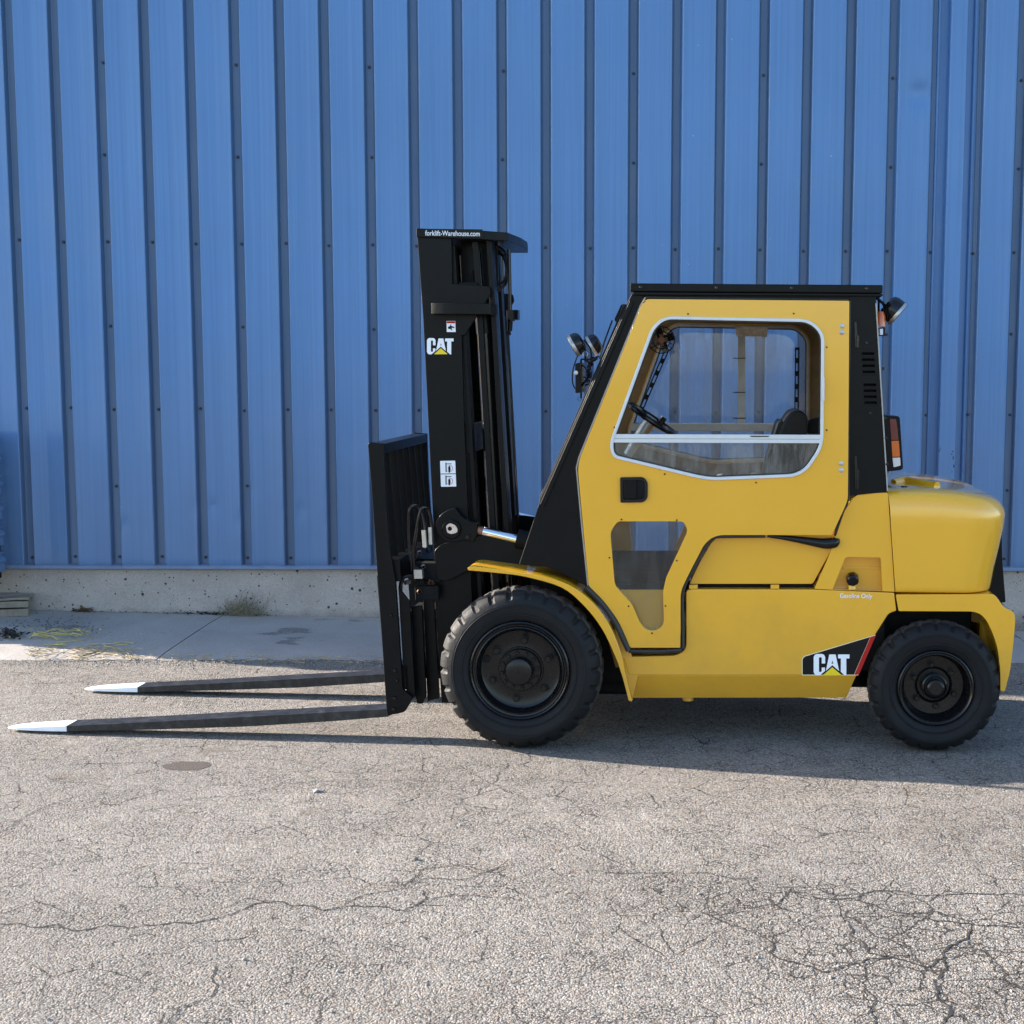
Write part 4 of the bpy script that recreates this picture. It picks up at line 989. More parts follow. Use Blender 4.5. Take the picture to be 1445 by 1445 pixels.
for s in (0, 1):
    def Y(a, b): return (a, b) if s == 0 else (1.40-a, 1.40-b)
    y = Y(.308, .36); rail((590, 606), 336, 985, *y)                    # front flange of the outer channel
    y = Y(.310, .375); rail((632, 640), 345, 470, *y)
    y = Y(.31, .385); rail((650, 656), 472, 985, *y)
    y = Y(.32, .41); rail((612, 620), 345, 985, *y, name='inner_mast_rail')
    y = Y(.33, .35); rail((664, 672), 340, 985, *y, name='inner_mast_rail')
    if s == 0: y = Y(.325, .42); rail((684, 691), 338, 760, *y, name='inner_mast_rail')
# lift cylinders and hoses behind the channels
def mpt(u, v, yo):
    x, z = S(u, v, YM); return Vector((x, yo, z))
for yo in (.42, .98):
    lc = tube('lift_cylinder', [mpt(677, 452, yo), mpt(707, 985, yo)], .044, BLKG, FL, 20)
    tube('cylinder_rod', [mpt(668, 345, yo), mpt(676.5, 455, yo)], .018, CHR if yo > .5 else BLKG, lc, 14)
    tube('cylinder_gland', [mpt(676, 440, yo), mpt(679, 470, yo)], .05, BLK, lc, 20)
    tube('rod_nut', [mpt(663, 380, yo-.04), mpt(664, 398, yo-.04)], .026, BLKM, lc, 6)
    tube('rod_collar', [mpt(664, 398, yo-.04), mpt(664.3, 405, yo-.04)], .018, WHT, lc, 10)
rail((680, 685), 350, 940, .56, .60, BLKG, 'hose_guide')
rail((680, 686), 350, 740, .70, .76, BLK, 'inner_mast_rail')
for i, yy in enumerate((.62, .66, .80, .84)):
    tube('hydraulic_hose', [mpt(675+i*2.6, 352, yy), mpt(681+i*2.3, 500, yy), mpt(686+i*2.2, 640, yy), mpt(692+i*2, 800, yy), mpt(697+i*2, 940, yy)], .010, BLKG, FL, 8, k=3)
tube('hydraulic_hose', [mpt(690, 342, .5), mpt(703, 352, .5), mpt(708, 375, .5), mpt(703, 398, .5), mpt(690, 408, .5)], .009, BLKG, FL, 8, k=5)
tube('hydraulic_hose', [mpt(690, 348, .54), mpt(700, 358, .54), mpt(704, 376, .54), mpt(700, 392, .54), mpt(690, 398, .54)], .009, BLKG, FL, 8, k=5)
hp = tube('return_pipe', [mpt(711, 348, .45), mpt(713, 440, .45)], .010, BLKG, FL, 8)
tube('pipe_fitting', [mpt(713, 436, .45), mpt(714, 452, .45)], .022, BLK, hp, 8)
tube('pipe_fitting', [mpt(713, 452, .45), mpt(712, 466, .45)], .014, BLK, hp, 8)
for yy in (.50, .90):
    ch = empty('lift_chain', (0, 0, 0)); ch.parent = FL
    for k in range(54):
        a = mpt(668+k*.58, 410+k*9.6, yy); b_ = mpt(668+(k+1)*.58, 410+(k+1)*9.6, yy); wq = .016 if k % 2 else .011
        lk = bpy.data.objects.get('chain_link')
        bm = bmesh.new(); addbox(bm, -.008, .008, -wq, wq, -.021, .021); lk = link('chain_link', fin(bm, 'chain_link'), BLKM, ch, 0, smooth=False) if (lk is None) else lk.copy()
        if lk.name not in COL.objects: COL.objects.link(lk)
        lk.parent = ch; lk.location = (a+b_)/2
prism('mast_web', [(640, 336), (692, 338), (694, 402), (640, 400)], .50, .52, BLK, FL, at=YM)
prism('chain_anchor', [(646, 398), (672, 398), (673, 405), (647, 405)], .30, .40, BLKM, FL, bevel=.003, at=YM)
# crossheads: plan outlines extruded upward
def plan(name, pts, z0, z1, m, bevel=.004, tilt=0.0):
    bm = bmesh.new(); vs = [bm.verts.new((x, y, z0+tilt*(x-pts[0][0]))) for x, y in pts]; f = bm.faces.new(vs)
    r = bmesh.ops.extrude_face_region(bm, geom=[f]); bmesh.ops.translate(bm, vec=(0, 0, z1-z0), verts=[g for g in r['geom'] if isinstance(g, bmesh.types.BMVert)])
    return link(name, fin(bm, name), m, FL, bevel)
def ux(u, v=330, yo=YM): return S(u, v, yo)[0]
zt1 = S(590, 322.5, YM)[1]; zt0 = S(590, 335, YM)[1]
plan('mast_crosshead', [(ux(588.5), .262), (ux(683), .262), (ux(715), .315), (ux(722), .60), (ux(722), .85), (ux(714), 1.085), (ux(683), 1.138), (ux(588.5), 1.138)], zt0, zt1, BLK, tilt=-.03)
z1_ = S(600, 427.5, .22)[1]; z0_ = S(600, 443, .22)[1]
band = [(ux(607.5, 435, .22), .30), (ux(607.5, 435, .22), .235), (ux(616, 435, .22), .215), (ux(650, 435, .22), .205), (ux(678, 435, .22), .215), (ux(692, 435, .22), .235), (ux(697, 435, .22), .27), (ux(697, 435, .22), .34), (ux(690, 435, .22), .34), (ux(686, 435, .22), .30)]
plan('mast_band', band, z0_, z1_, BLK, .003)
plan('mast_band', [(x, 1.4-y) for x, y in band], z0_, z1_, BLKG, .003)
# lower crossmembers of the mast
for v0, v1, y_ in ((600, 640, 0), (770, 800, 0), (930, 975, 0)):
    xa_ = ux(640, v0); z1q = S(640, v0, YM)[1]; z0q = S(640, v1, YM)[1]
    box('mast_crossmember', ux(652, v0), ux(662, v0), .31, 1.09, z0q, z1q, BLK, FL, .004)
# mast mounting arm
arm = rc([(612.5, 777), (622, 768), (650, 761), (700, 752), (744, 758), (744, 795), (700, 803), (660, 806), (630, 821), (616, 818)], [4, 8, 6, 6, 3, 3, 6, 8, 8, 6])
prism('mast_bracket', arm, .235, .28, BLK, FL, bevel=.005, seg=3)
prism('mast_bracket', arm, 1.165, 1.12, BLK, FL, bevel=.005, at=.235)
# tilt cylinders
for s in (0, 1):
    yb_ = .225 if s == 0 else 1.175
    x, z = S(637, 747, .22)
    sgn = 1 if s == 0 else -1
    clv = rc([(620, 727), (632, 719), (643, 717), (650, 728), (662, 736), (674, 738), (674, 754), (668, 766), (655, 762), (645, 766), (628, 765), (616, 752), (613, 740)], [9, 6, 3, 6, 6, 2, 2, 3, 8, 6, 10, 10, 8])
    tc = prism('tilt_clevis', clv, .225 if s == 0 else 1.175, .278 if s == 0 else 1.122, BLK, FL, bevel=.006, seg=3, at=.225)
    lathe('pin_boss', [(.052, .0), (.052, -.010*sgn), (.046, -.016*sgn), (.0001, -.016*sgn)], 32, BLK, tc, c=(x, yb_, z))
    prism('pin_keeper', rc([(630.5, 741), (636, 737.5), (643, 740), (647, 746), (646, 751), (638, 753), (632, 751)], 2.5), yb_-.021*sgn, yb_-.016*sgn, CHR, tc, at=.225)
    lathe('pin_centre', [(.012, -.0205*sgn), (.011, -.0225*sgn), (.0001, -.0225*sgn)], 16, BLKM, tc, c=(S(635.5, 745.5, .22)[0], yb_, S(635, 745.5, .22)[1]))
    lathe('clevis_bolt', [(.012, 0), (.012, -.008*sgn), (.0001, -.008*sgn)], 6, BLKG, tc, c=(S(659.5, 758, .22)[0], yb_, S(659.5, 758, .22)[1]))
    yr = .25 if s == 0 else 1.15
    P = lambda u, v: Vector((S(u, v, .25)[0], yr, S(u, v, .25)[1]))
    tube('tilt_rod', [P(682, 750), P(732+s*18, 762+s*4)], .0235, CHR, FL, 20)
    tube('rod_boot', [P(672, 747.5), P(683, 750)], .022, COPP, FL, 14)
    tube('tilt_cylinder', [P(730+s*18, 760+s*4), P(800, 776)], .052, BLKM, FL, 20)
# decals on the mast
def mlogo():
    logo(602.5, 477, 37.5, 23, YM-.001, FL)
dm = prism('mast_decal', [(599.5, 322.8), (681, 323.6), (681, 334.6), (599.5, 333.8)], .2605, .263, DBK, FL)
x0, z0 = S(600, 332.2, .259); x1, _ = S(677, 332, .259)
text_mesh('web_lettering', 'forklift-Warehouse.com', (S(0, 324, .259)[1]-S(0, 333, .259)[1])*1.12, DWH, FL, (x0, .2595, z0), (math.pi/2, R(.4), 0), sx=(x1-x0), bold=.0003)
mlogo()
w1 = prism('warning_label', [(630, 453), (642.5, 453), (643, 468.5), (630.5, 468.5)], YM-.0015, YM, DWH, FL)
prism('label_header', [(630.4, 453.4), (642.2, 453.4), (642.2, 456.2), (630.4, 456.2)], YM-.0022, YM-.0014, DRD, w1)
prism('label_figure', [(632, 461.5), (635, 460), (636, 457.5), (637, 460), (641.5, 461.5), (641, 463), (637.5, 462.5), (638, 467), (636, 464.5), (632.5, 464)], YM-.0022, YM-.0014, DBK, w1)
w2 = prism('safety_label', rc([(621, 650.5), (642.3, 650), (643.8, 686.5), (622.3, 687)], 1), YM-.0015, YM, DWH, FL)
prism('label_line', [(621.8, 668.4), (643, 668), (643, 669), (621.8, 669.4)], YM-.0022, YM-.0014, DBK, w2)
for v in (653, 671):
    prism('label_figure', [(628.5, v), (630, v), (630.3, v+13), (628.8, v+13)], YM-.0022, YM-.0014, DBK, w2)
    prism('label_figure', [(632.5, v+6), (634, v+4), (635.5, v+6), (635.8, v+10), (634.6, v+14), (633.2, v+14), (632.6, v+10)], YM-.0022, YM-.0014, DBK, w2)
    ring = arc(634.2, v+8, 4.9, -100, 130, 12); inner = arc(634.2, v+8, 4.3, 130, -100, 12)
    prism('label_figure', ring+inner, YM-.0022, YM-.0014, DRD, w2)
    prism('label_figure', [(629, v+1.2), (637, v+1), (637, v+1.9), (629, v+2.1)], YM-.0022, YM-.0014, DBK, w2)

# --- load backrest, carriage and forks
YC = .095; YCF = 1.165
post = [(519, 627.5), (521, 624), (541, 626), (544, 700), (549, 770), (558, 822), (562, 880), (568, 973), (583, 985), (571, 1005), (547, 1010), (545, 998), (538, 890), (531, 790), (525, 700)]
for y0, y1 in ((YC, YC+.028), (YCF, YCF-.028)):
    p_ = prism('carriage_side_plate', rc(post, [3, 2, 1, 0, 0, 0, 0, 3, 4, 4, 4, 2, 0, 0, 0]), y0, y1, BLK, FL, bevel=.003, at=YC)
for (u, v, rr2) in ((552, 868, .010), (557, 946, .012), (560, 960, .011), (557, 985, .012), (556, 1001, .012)):
    x, z = S(u, v, YC); lathe('plate_bolt', [(rr2, .002), (rr2, -.005), (rr2*.8, -.008), (.0001, -.008)], 6, BLKG, FL, c=(x, YC, z))
bx = lambda u0, u1, v0, v1, y0, y1, name, m=BLK, bv=.004: prism(name, [(u0, v0), (u1, v0), (u1+(v1-v0)*.055, v1), (u0+(v1-v0)*.055, v1)], y0, y1, m, FL, bevel=bv, at=YC)
prism('backrest_top_bar', [(519.5, 625.5), (541, 626.5), (541.5, 640), (520, 639)], YC+.028, YCF-.028, BLK, FL, bevel=.004, at=YC)
for yy in (.26, .42, .57, .71, .86, 1.01):
    prism('backrest_bar', [(522, 636), (538, 636), (552, 800), (534, 800)], yy-.006, yy+.006, BLK, FL, bevel=.002, at=YC)
bx(545, 562, 790, 822, YC+.03, YCF-.03, 'carriage_bar')
bx(556, 574, 940, 975, YC+.03, YCF-.03, 'carriage_bar')
prism('carriage_hook_plate', [(560, 830), (576, 850), (584, 985), (573, 990), (566, 930)], YC+.03, YC+.05, BLK, FL, bevel=.003, at=YC)
prism('carriage_back_plate', [(556, 800), (602, 800), (612, 975), (568, 975)], .60, .62, BLKM, FL, at=.3)
hkp = prism('roller_plate', rc([(580, 856), (595, 855), (601, 983), (597, 993), (589, 993), (586, 984)], 2), .19, .215, BLK, FL, bevel=.002)
for (u, v) in ((587, 861), (594, 980)):
    x, z = S(u, v, .19); lathe('plate_hole', [(.009, 0), (.008, -.001), (.0001, -.001)], 14, BLKM, hkp, c=(x, .19, z))
prism('roller_plate', [(580, 856), (595, 855), (601, 983), (586, 984)], 1.21, 1.185, BLK, FL, bevel=.002, at=.19)
prism('carriage_upright', [(597, 842), (611, 830), (620, 985), (603, 990)], .26, .28, BLK, FL, bevel=.002, at=.26)
bx(575, 612, 800, 828, .24, .32, 'carriage_block', BLKM)
bx(578, 612, 832, 852, .21, .25, 'carriage_block', BLKM)
for k, (v, yy) in enumerate(((870, .30), (905, .34), (930, .3), (955, .36))):
    x, z = S(592, v, .25); tube('carriage_roller', [(x+.02, yy, z), (x+.02, yy+.06, z)], .032, BLK, FL, 16)
bx(562, 600, 872, 884, .30, 1.1, 'side_shift_beam', BLKM)
# hydraulic block and hoses at the carriage
bx(579, 591, 807, 820, .17, .215, 'valve_block', STL, .002)
def hp_(pts, r, m, yo, name='hydraulic_hose', k=6): tube(name, [Vector((S(u, v, yo)[0], yo+dy, S(u, v, yo)[1])) for u, v, dy in pts], r, m, FL, 8, k=k)
hp_([(581, 805, 0), (578, 770, 0), (577, 735, 0), (578, 720, 0), (583, 713, .01), (589, 716, .03), (594, 728, .05), (598, 755, .05), (600, 775, .03)], .0085, BLKG, .20)
hp_([(584, 805, 0), (584, 775, 0), (588, 745, 0), (593, 722, .0), (598, 716, .01), (604, 722, .03), (607, 742, .04), (608, 768, .03)], .0085, BLKG, .19)
hp_([(580, 812, 0), (570, 815, -.01), (566, 826, -.01), (567, 842, 0), (574, 862, .02), (580, 885, .05)], .0105, BLKG, .19)
hp_([(598, 748, 0), (600, 772, 0)], .013, STL, .21, 'hose_fitting', 1)
hp_([(607, 744, 0), (608, 768, 0)], .012, STL, .21, 'hose_fitting', 1)
for (u, v, s_) in ((592, 781, .014), (605, 776, .016), (600, 820, .016), (608, 822, .013), (573, 822, .013), (588, 803, .012), (598, 800, .011), (592, 835, .012)):
    x, z = S(u, v, .2); lathe('hose_fitting', [(s_, -.01), (s_, .03)], 6, [STL, BLKM, COPP][(u+v) % 3], FL, c=(x, .2, z), rot=Matrix.Rotation(random.uniform(-.8, .8), 3, 'Z'))
hp_([(592, 781, 0), (585, 790, .0), (583, 806, 0)], .007, BLKG, .2)
# forks
XREF = None
def fork(yn):
    def q(u, v): return S(u, v, .10)
    st_ = [(5, 1030.6, 1029.5, .045, .075), (12, 1030.9, 1028.6, .030, .092), (25, 1031.4, 1027.6, .016, .108), (45, 1031.8, 1026.6, .007, .119), (70, 1032.2, 1025.5, .002, .125), (94, 1032.4, 1024.3, 0, .127), (94.01, 1032.4, 1024.3, 0, .127), (220, 1029.5, 1018.2, 0, .128), (350, 1025.3, 1011.2, 0, .13), (470, 1017.8, 1004.8, 0, .13), (548, 1011.5, 1000.2, 0, .13)]
    f = empty('fork', (0, 0, 0)); f.parent = FL
    def build(nm, rows, m):
        bm = bmesh.new(); rings = []
        for u, vb, vt, a, b in rows:
            x, zb_ = q(u, vb); _, zt_ = q(u, vt)
            rings.append([bm.verts.new((x, yn+a, zb_)), bm.verts.new((x, yn+b, zb_)), bm.verts.new((x, yn+b, zt_)), bm.verts.new((x, yn+a, zt_))])
        for a, b in zip(rings, rings[1:]):
            for k in range(4): bm.faces.new((a[k], b[k], b[(k+1) % 4], a[(k+1) % 4]))
        bm.faces.new(rings[0]); bm.faces.new(rings[-1][::-1])
        return link(nm, fin(bm, nm), m, f, .002)
    build('fork_tip', st_[:6], WHT); build('fork_blade', st_[6:], FRK)
    bm = bmesh.new(); P = [(531, 812), (541, 812), (556, 985), (560, 1003), (548, 1011.5), (546, 1000)]
    bm2 = bmesh.new(); prism_xz(bm2, [[S(u, v, YC) for u, v in P]], yn+.001, yn+.13); bm.free()
    link('fork_shank', fin(bm2, 'sh'), BLK, f, .004)
    return f
fork(.10); fork(1.0)

# --- lights and mirror
def lamp(c, ax, r, d, lens=None, name='work_light'):
    ax = Vector(ax).normalized(); rot = Vector((0, 1, 0)).rotation_difference(ax).to_matrix()
    o = lathe(name, [(.0001, -d), (r*.6, -d), (r*.86, -d*.85), (r*.97, -d*.6), (r, -d*.2), (r, 0), (r*.97, .004), (r*.93, .002)], 28, BLKG, FL, c=c, rot=rot)
    lathe('lamp_rim', [(r, -.016), (r*1.02, -.012), (r*1.02, .0), (r*.96, .003)], 28, STL, o, c=c, rot=rot)
    lathe('lamp_lens', [(r*.95, .0015), (r*.6, .006), (.0001, .008)], 28, lens or CLRL, o, c=c, rot=rot)
    return o
p = SV(808, 489, .16); lamp(p, (-.86, -.05, -.5), .060, .062)
p = SV(829, 492, .95); lamp(SV(833, 489, .95), (-.86, -.05, -.5), .060, .062)
tube('lamp_bracket', [SV(826, 502, .15), SV(826, 508, .15), SV(833, 512, .14), SV(842, 506, .1)], .007, BLKM, FL, 6)
tube('lamp_bracket', [SV(820, 507, .15), SV(820, 562, .15)], .0055, BLKM, FL, 6)
tube('lamp_bracket', [SV(820, 507, .15), SV(834, 507, .13), SV(845, 503, .1)], .005, BLKM, FL, 6)
tube('lamp_bracket', [SV(820, 545, .15), SV(830, 533, .12)], .006, BLKM, FL, 6)
tube('lamp_cable', [SV(816, 500, .15), SV(809, 520, .13), SV(808, 540, .13), SV(814, 552, .14)], .0035, BLKM, FL, 6, k=5)
tube('lamp_cable', [SV(824, 480, .16), SV(833, 492, .14), SV(834, 512, .12), SV(829, 535, .12)], .004, BLKM, FL, 6, k=5)
tube('lamp_cable', [SV(820, 514, .16), SV(828, 522, .14), SV(828, 534, .12)], .003, BLKM, FL, 6, k=5)
x, z = S(826, 503, .14); lathe('lamp_mount', [(.013, -.02), (.013, .02)], 10, WHT, FL, c=(x, .14, z+.012))
mr_ = prism('mirror', rc([(811.5, 513), (819, 511.5), (820, 554), (811.5, 555)], 2), .10, .28, BLKM, FL, bevel=.006, seg=3)
x, z = S(813, 526, .10); lathe('mirror_mount', [(.012, -.002), (.010, -.006), (.0001, -.007)], 12, STL, mr_, c=(x, .10, z))
bm = bmesh.new()
random.seed(5)
for k in range(26):
    t = k/26; u = 836-8*t+random.uniform(-2.5, 2.5); v = 505+40*t+random.uniform(-2, 2)
    a = SV(u, v, .12); b = a+Vector((random.uniform(-.02, .02), random.uniform(-.03, .03), random.uniform(-.03, .01))); addtube(bm, [a, (a+b)/2+Vector((random.uniform(-.01, .01), 0, .008)), b], .004, 5)
link('cable_bundle', fin(bm, 'cb'), BLKM, FL, 0)
x, z = S(826, 566, .15); lathe('bracket_bolt', [(.01, -.01), (.01, .02)], 8, BLKM, FL, c=(S(817.5, 563, .15)[0], .15, S(818, 563, .15)[1]))
# wiper motor and arm
prism('wiper_housing', rc([(862, 449), (872, 427), (879, 427), (880, 432), (866, 455)], 2), .62, .72, BLKM, FL, bevel=.006, at=.4)
tube('wiper_arm', [SV(864, 452, .6), SV(853, 482, .6), SV(846, 506, .55)], .005, BLKM, FL, 6)
# rear work light, strobe and reflector
lamp(SV(1268, 444, .18), (.72, -.05, -.62), .068, .085)
bm = bmesh.new()
for k in range(7):
    a = SV(1246+k*3, 436, .16); addbox(bm, a.x-.002, a.x+.002, .13, .23, a.z-.055+.002*k, a.z+.005)
link('lamp_fins', fin(bm, 'f'), BLKM, FL, 0)
tube('lamp_bracket', [SV(1236, 420, .14), SV(1246, 428, .16), SV(1252, 438, .17)], .008, BLKM, FL, 6)
tube('lamp_bracket', [SV(1240, 419, .2), SV(1240, 440, .2)], .006, BLKM, FL, 6)
x, z = S(1242, 451, .14); lathe('strobe_lens', [(.0001, .045), (.018, .04), (.027, .015), (.028, -.035), (.0001, -.035)], 18, AMBL, FL, c=(x, .14, z), rot=Matrix.Rotation(math.pi/2, 3, 'X'))
prism('strobe_base', [(1238, 462), (1249, 462), (1249, 474), (1238, 474)], .11, .18, BLK, FL, bevel=.003)
prism('strobe_label', [(1241.5, 464), (1246, 464), (1246, 472.5), (1241.5, 472.5)], .1085, .11, DWH, FL)
# tail lamp
tl_ = prism('tail_lamp', rc([(1246.5, 586), (1268, 587.5), (1270, 590), (1274.5, 661), (1271, 663.5), (1251, 665.5)], [2, 3, 3, 3, 3, 2]), .10, .20, BLK, FL, bevel=.006, seg=3)
prism('red_lens', rc([(1255.5, 591), (1264.5, 591.5), (1268, 621), (1257.6, 621)], 1), .094, .105, REDL, tl_, bevel=.003)
prism('amber_lens', rc([(1257.8, 622), (1268.2, 622), (1270, 644.5), (1259.2, 645)], 1), .094, .105, AMBL, tl_, bevel=.003)
prism('clear_lens', rc([(1259.3, 646), (1270.2, 645.5), (1271, 657), (1261, 659.5)], 1), .094, .105, CLRL, tl_, bevel=.003)
for i in range(3):
    pass
tl2 = prism('tail_lamp', rc([(1246.5, 586), (1268, 587.5), (1270, 590), (1274.5, 661), (1271, 663.5), (1251, 665.5)], [2, 3, 3, 3, 3, 2]), 1.30, 1.20, BLK, FL, bevel=.006, at=.10)

# ------------------------------------------------------------------ left edge: stacked blue corrugated crates, timber, litter
cb = ground_pt(-30, 905); px0 = WP(5.5, 700, -.16)[0]
base_z = gz(-5.0, wall_y(-5)-.2)+.012
def crate(k, v0, v1):
    s1 = px0; zt_ = WP(2, v0, -.16)[1]; zb_ = WP(2, v1, -.16)[1]
    h = zt_-zb_
    e = empty('crate', (WO+WX*(s1-.5)-WN*.42).to_tuple(), WYAW); e.location.z = zb_
    prof = [(.0, 0), (.492, 0), (.492, h*.42), (.506, h*.5), (.506, h*.62), (.478, h*.80), (.478, h*.90), (.502, h*.93), (.502, h), (0, h)]
    prof = prof+[(-x, z) for x, z in prof[::-1] if x > 0]
    xzprism('crate_body', prof, -.24, .24, BLUE, e, bevel=.003)
    box('crate_foot', .35, .47, -.235, .235, -.05, -.001, BLKM, e, .002)
    return e
vs_ = [(608, 628), (636, 662), (671, 697), (706, 732), (741, 768), (777, 805)]
names = ['lowest', 'second lowest', 'third from the bottom', 'third from the top', 'second from the top', 'topmost']
for k, (a, b) in enumerate(vs_):
    e = crate(k, a, b)
    tag(e, 'blue corrugated metal crate at the left edge, '+names[5-k]+' of its stack', 'crate', 'stacked blue metal crates')
ck = WO+WX*(px0-.62)-WN*.42; sd = empty('crate_stand', (ck.x, ck.y, 0), WYAW); tag(sd, 'dark steel stand under the stack of blue crates at the left edge', 'stand')
box('stand_plate', -.34, .34, -.22, .22, .34, .395, BLKM, sd)
for a in (-.3, .3):
    for b in (-.18, .18): box('leg', a-.03, a+.03, b-.03, b+.03, .06, .338, BLKM, sd)
# low plinth carrying the stack (timber pallet block behind)
def plank(s0, s1, y0, y1, z0, z1, name='plank', parent=None, seed=0):
    bm = bmesh.new(); n = 14; g = []
    for i in range(n+1):
        s = s0+(s1-s0)*i/n; ring = []
        for (y, z) in ((y0, z0), (y1, z0), (y1, z1), (y0, z1)):
            ring.append(bm.verts.new((s, y+.006*noise.noise(Vector((s*6, y, seed))), z+.005*noise.noise(Vector((s*5, z*3, seed+4))))))
        g.append(ring)
    for i in range(n):
        for k in range(4): bm.faces.new((g[i][k], g[i+1][k], g[i+1][(k+1) % 4], g[i][(k+1) % 4]))
    bm.faces.new(g[0]); bm.faces.new(g[-1][::-1])
    return link(name, fin(bm, name), WOOD, parent, .004)
tp_ = ground_pt(40, 873, .07)
tb = empty('timber_pallet', (tp_.x, tp_.y, gz(tp_.x, tp_.y)+.012), R(17))
tag(tb, 'weathered grey timber pallet end lying on the concrete at the left edge', 'pallet')
plank(-1.2, .0, 0, .10, 0.0, .055, 'beam', tb, 1)
plank(-1.2, .003, -.004, .10, .068, .115, 'beam', tb, 2)
for k in range(5): plank(-1.2, .01, .003+k*.125, .118+k*.125, .122, .140, 'deck_board', tb, 5+k)
plank(-1.2, .0, .50, .60, 0.0, .12, 'beam', tb, 3)

def foot(u, d):
    s_, _ = WP(u, 866); p = WO+WX*s_-WN*d; return Vector((p.x, p.y, 0))
def litter(name, pts, r, m, label, cat=None, k=6, kind=None):
    bm = bmesh.new()
    for pl in pts: addtube(bm, spline([Vector(p) for p in pl], k), r, 5)
    o = link(name, fin(bm, name), m, None, 0); tag(o, label, cat, kind=kind); return o
random.seed(21)
def strands(u0, u1, v0, v1, n, L0, L1, lift):
    out = []
    for _ in range(n):
        u = random.uniform(u0, u1); v = random.uniform(v0, v1); p = ground_pt(u, v); a = random.gauss(0, .5); L_ = random.uniform(L0, L1)
        pl = []
        for j in range(4):
            q = p+Vector((math.cos(a)*L_*j/3, math.sin(a)*L_*j/3*.8, 0)); a += random.uniform(-.5, .5)
            pl.append((q.x, q.y, gz(q.x, q.y)+.014+random.uniform(0, lift)))
        out.append(pl)
    return out
litter('vine_clippings', strands(40, 88, 904, 913, 12, .10, .26, .04)+strands(60, 165, 913, 921, 9, .10, .26, .015), .0028, VINE, 'tangle of yellow green vine clippings on the concrete strip', 'clippings')
bm = bmesh.new()
for _ in range(120):
    u = random.gauss(80, 35); v = random.gauss(909, 4); p = ground_pt(u, v); z = gz(p.x, p.y)+.016+random.uniform(0, .05); a = random.uniform(0, 6.28); s = random.uniform(.006, .016); t = random.uniform(-.6, .6)
    vs = [bm.verts.new((p.x+math.cos(a+b)*s*(1 if b % 3.1 < .1 else .5), p.y+math.sin(a+b)*s*.8, z+s*t*math.cos(b))) for b in (0, 1.57, 3.14, 4.71)]; bm.faces.new(vs)
o = link('vine_leaves', fin(bm, 'l'), VINE, None, 0); tag(o, 'scattered yellowing vine leaves on the concrete strip', kind='stuff')
litter('straw_litter', strands(30, 190, 921, 934, 110, .03, .14, .012)+strands(170, 545, 929, 939, 110, .02, .08, .008), .0018, STRAW, 'dry straw and twigs along the edge of the asphalt', kind='stuff')
litter('twig', [[(*ground_pt(112, 931)[:2], .02), (*ground_pt(125, 929)[:2], .03), (*ground_pt(140, 926)[:2], .03)]], .005, LEAF, 'dark brown twig lying at the edge of the concrete strip', 'twig')
def leafpile(name, u0, v0, su, sv, n, m, label, smin=.008, smax=.02, h=.02, kind='stuff', cat=None, wall=False):
    bm = bmesh.new()
    for _ in range(n):
        u = random.gauss(u0, su); v = random.gauss(v0, sv); p = foot(u, .02+abs(random.gauss(0, .02))) if wall else ground_pt(u, v); z = gz(p.x, p.y)+.015+abs(random.gauss(0, h)); a = random.uniform(0, 6.28); s = random.uniform(smin, smax); t = random.uniform(-.7, .7)
        vs = [bm.verts.new((p.x+math.cos(a+b)*s*(1 if i % 2 == 0 else .45), p.y+math.sin(a+b)*s*.8, z+s*t*math.cos(b))) for i, b in enumerate((0, 1.3, 2.4, 3.3, 4.6))]; bm.faces.new(vs)
    o = link(name, fin(bm, name), m, None, 0); tag(o, label, cat, kind=kind)
leafpile('rotten_leaves', 12, 908, 10, 2.5, 160, DLEAF, 'dark rotten leaf heap at the left end of the concrete strip')
leafpile('dirt_clods', 75, 897, 32, 5.5, 420, DSTN, 'dark soil crumbs scattered on the concrete beside the timber pallet', .003, .010, .004)
leafpile('dead_leaf_cluster', 122, 868, 7, 1.4, 26, LEAF, 'small brown dead leaf cluster against the concrete foundation', .012, .03, .010, None, 'leaves', wall=True)
leafpile('soil_line', 310, 869, 32, .8, 240, DLEAF, 'dark debris gathered along the foot of the concrete foundation', .004, .012, .010, wall=True)
leafpile('soil_line', 200, 866, 90, .6, 150, DLEAF, 'thin dark debris along the foundation at the left', .003, .009, .004, wall=True)
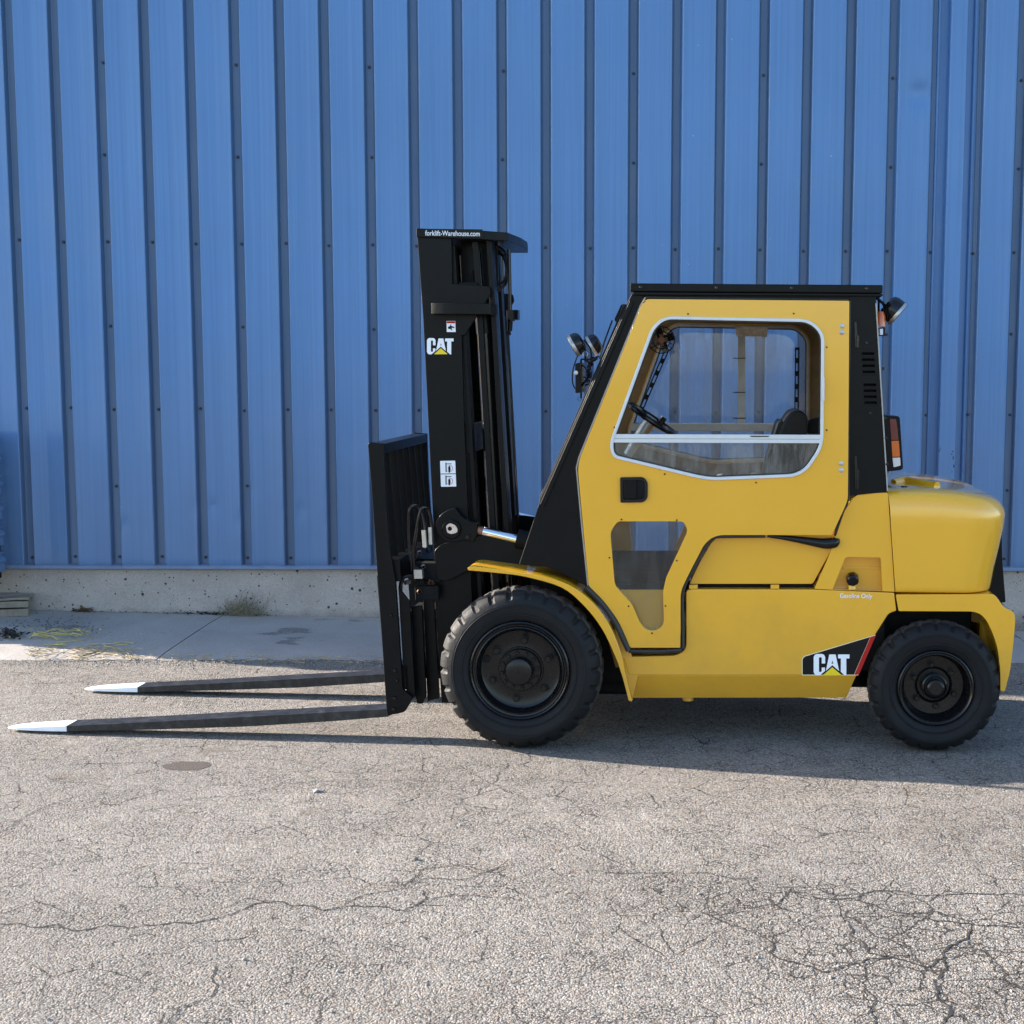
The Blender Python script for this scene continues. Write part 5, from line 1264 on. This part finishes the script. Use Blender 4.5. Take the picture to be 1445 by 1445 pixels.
# dried weed against the foundation
random.seed(9)
wb = foot(343, .07); bm = bmesh.new()
for _ in range(150):
    x0 = wb.x+random.gauss(0, .075); y0 = wb.y+.03+random.uniform(-.05, .02); a = random.gauss(.35, .75); L_ = random.uniform(.05, .16)*(1.5 if random.random() < .12 else 1)
    pl = []; x = x0; z = gz(x0, y0)+.012; y = y0
    for j in range(4):
        pl.append((x, y, z)); x += math.sin(a)*L_/3; z += max(.004, math.cos(a))*L_/3; a += random.uniform(-.35, .5); y -= random.uniform(-.006, .012)
    addtube(bm, pl, [.0016, .0014, .0012, .0008], 4)
    for j in (2, 3):
        p = Vector(pl[j]); s = random.uniform(.003, .008); b = random.uniform(0, 6.28)
        vs = [bm.verts.new(p+Vector((math.cos(b+t)*s, random.uniform(-.004, .004), math.sin(b+t)*s*1.4))) for t in (0, 2.1, 4.2)]; bm.faces.new(vs)
o = link('dried_weed', fin(bm, 'weed'), WEED, None, 0); tag(o, 'dried brown weed clump growing at the foot of the concrete foundation', 'weed')
# loose stones
def stone(bm, p, s):
    M = Matrix.Translation(p) @ Matrix.Rotation(random.uniform(0, 6), 4, 'Z') @ Matrix.Diagonal((s*random.uniform(.8, 1.5), s*random.uniform(.7, 1.1), s*random.uniform(.5, .9), 1))
    r = bmesh.ops.create_icosphere(bm, subdivisions=1, radius=1, matrix=M)
    for v in r['verts']: v.co += Vector((random.uniform(-1, 1), random.uniform(-1, 1), random.uniform(-1, 1)))*s*.18
for (u, v, s, lb) in ((446, 1117, .016, 'single pale stone on the asphalt below the near fork'), (586, 1213, .011, 'small dark pebble on the asphalt in front of the front wheel')):
    bm = bmesh.new(); p = ground_pt(u, v); stone(bm, p+Vector((0, 0, s*.4)), s); o = link('stone', fin(bm, 'stone'), STONE if s > .012 else DSTN, None, 0, ang=20); tag(o, lb, 'stone')
bm = bmesh.new()
for _ in range(2600):
    if random.random() < .7: u = random.uniform(0, 560); v = random.gauss(935, 4)
    else: u = random.uniform(-20, 1460); v = random.uniform(950, 1440)
    p = ground_pt(u, v); s = abs(random.gauss(0, .0022))+.0012; stone(bm, p+Vector((0, 0, gz(p.x, p.y)+s*.4)), s)
o = link('loose_grit', fin(bm, 'grit'), STONE, None, 0); tag(o, 'loose grit scattered over the yard and its concrete edge', kind='stuff')
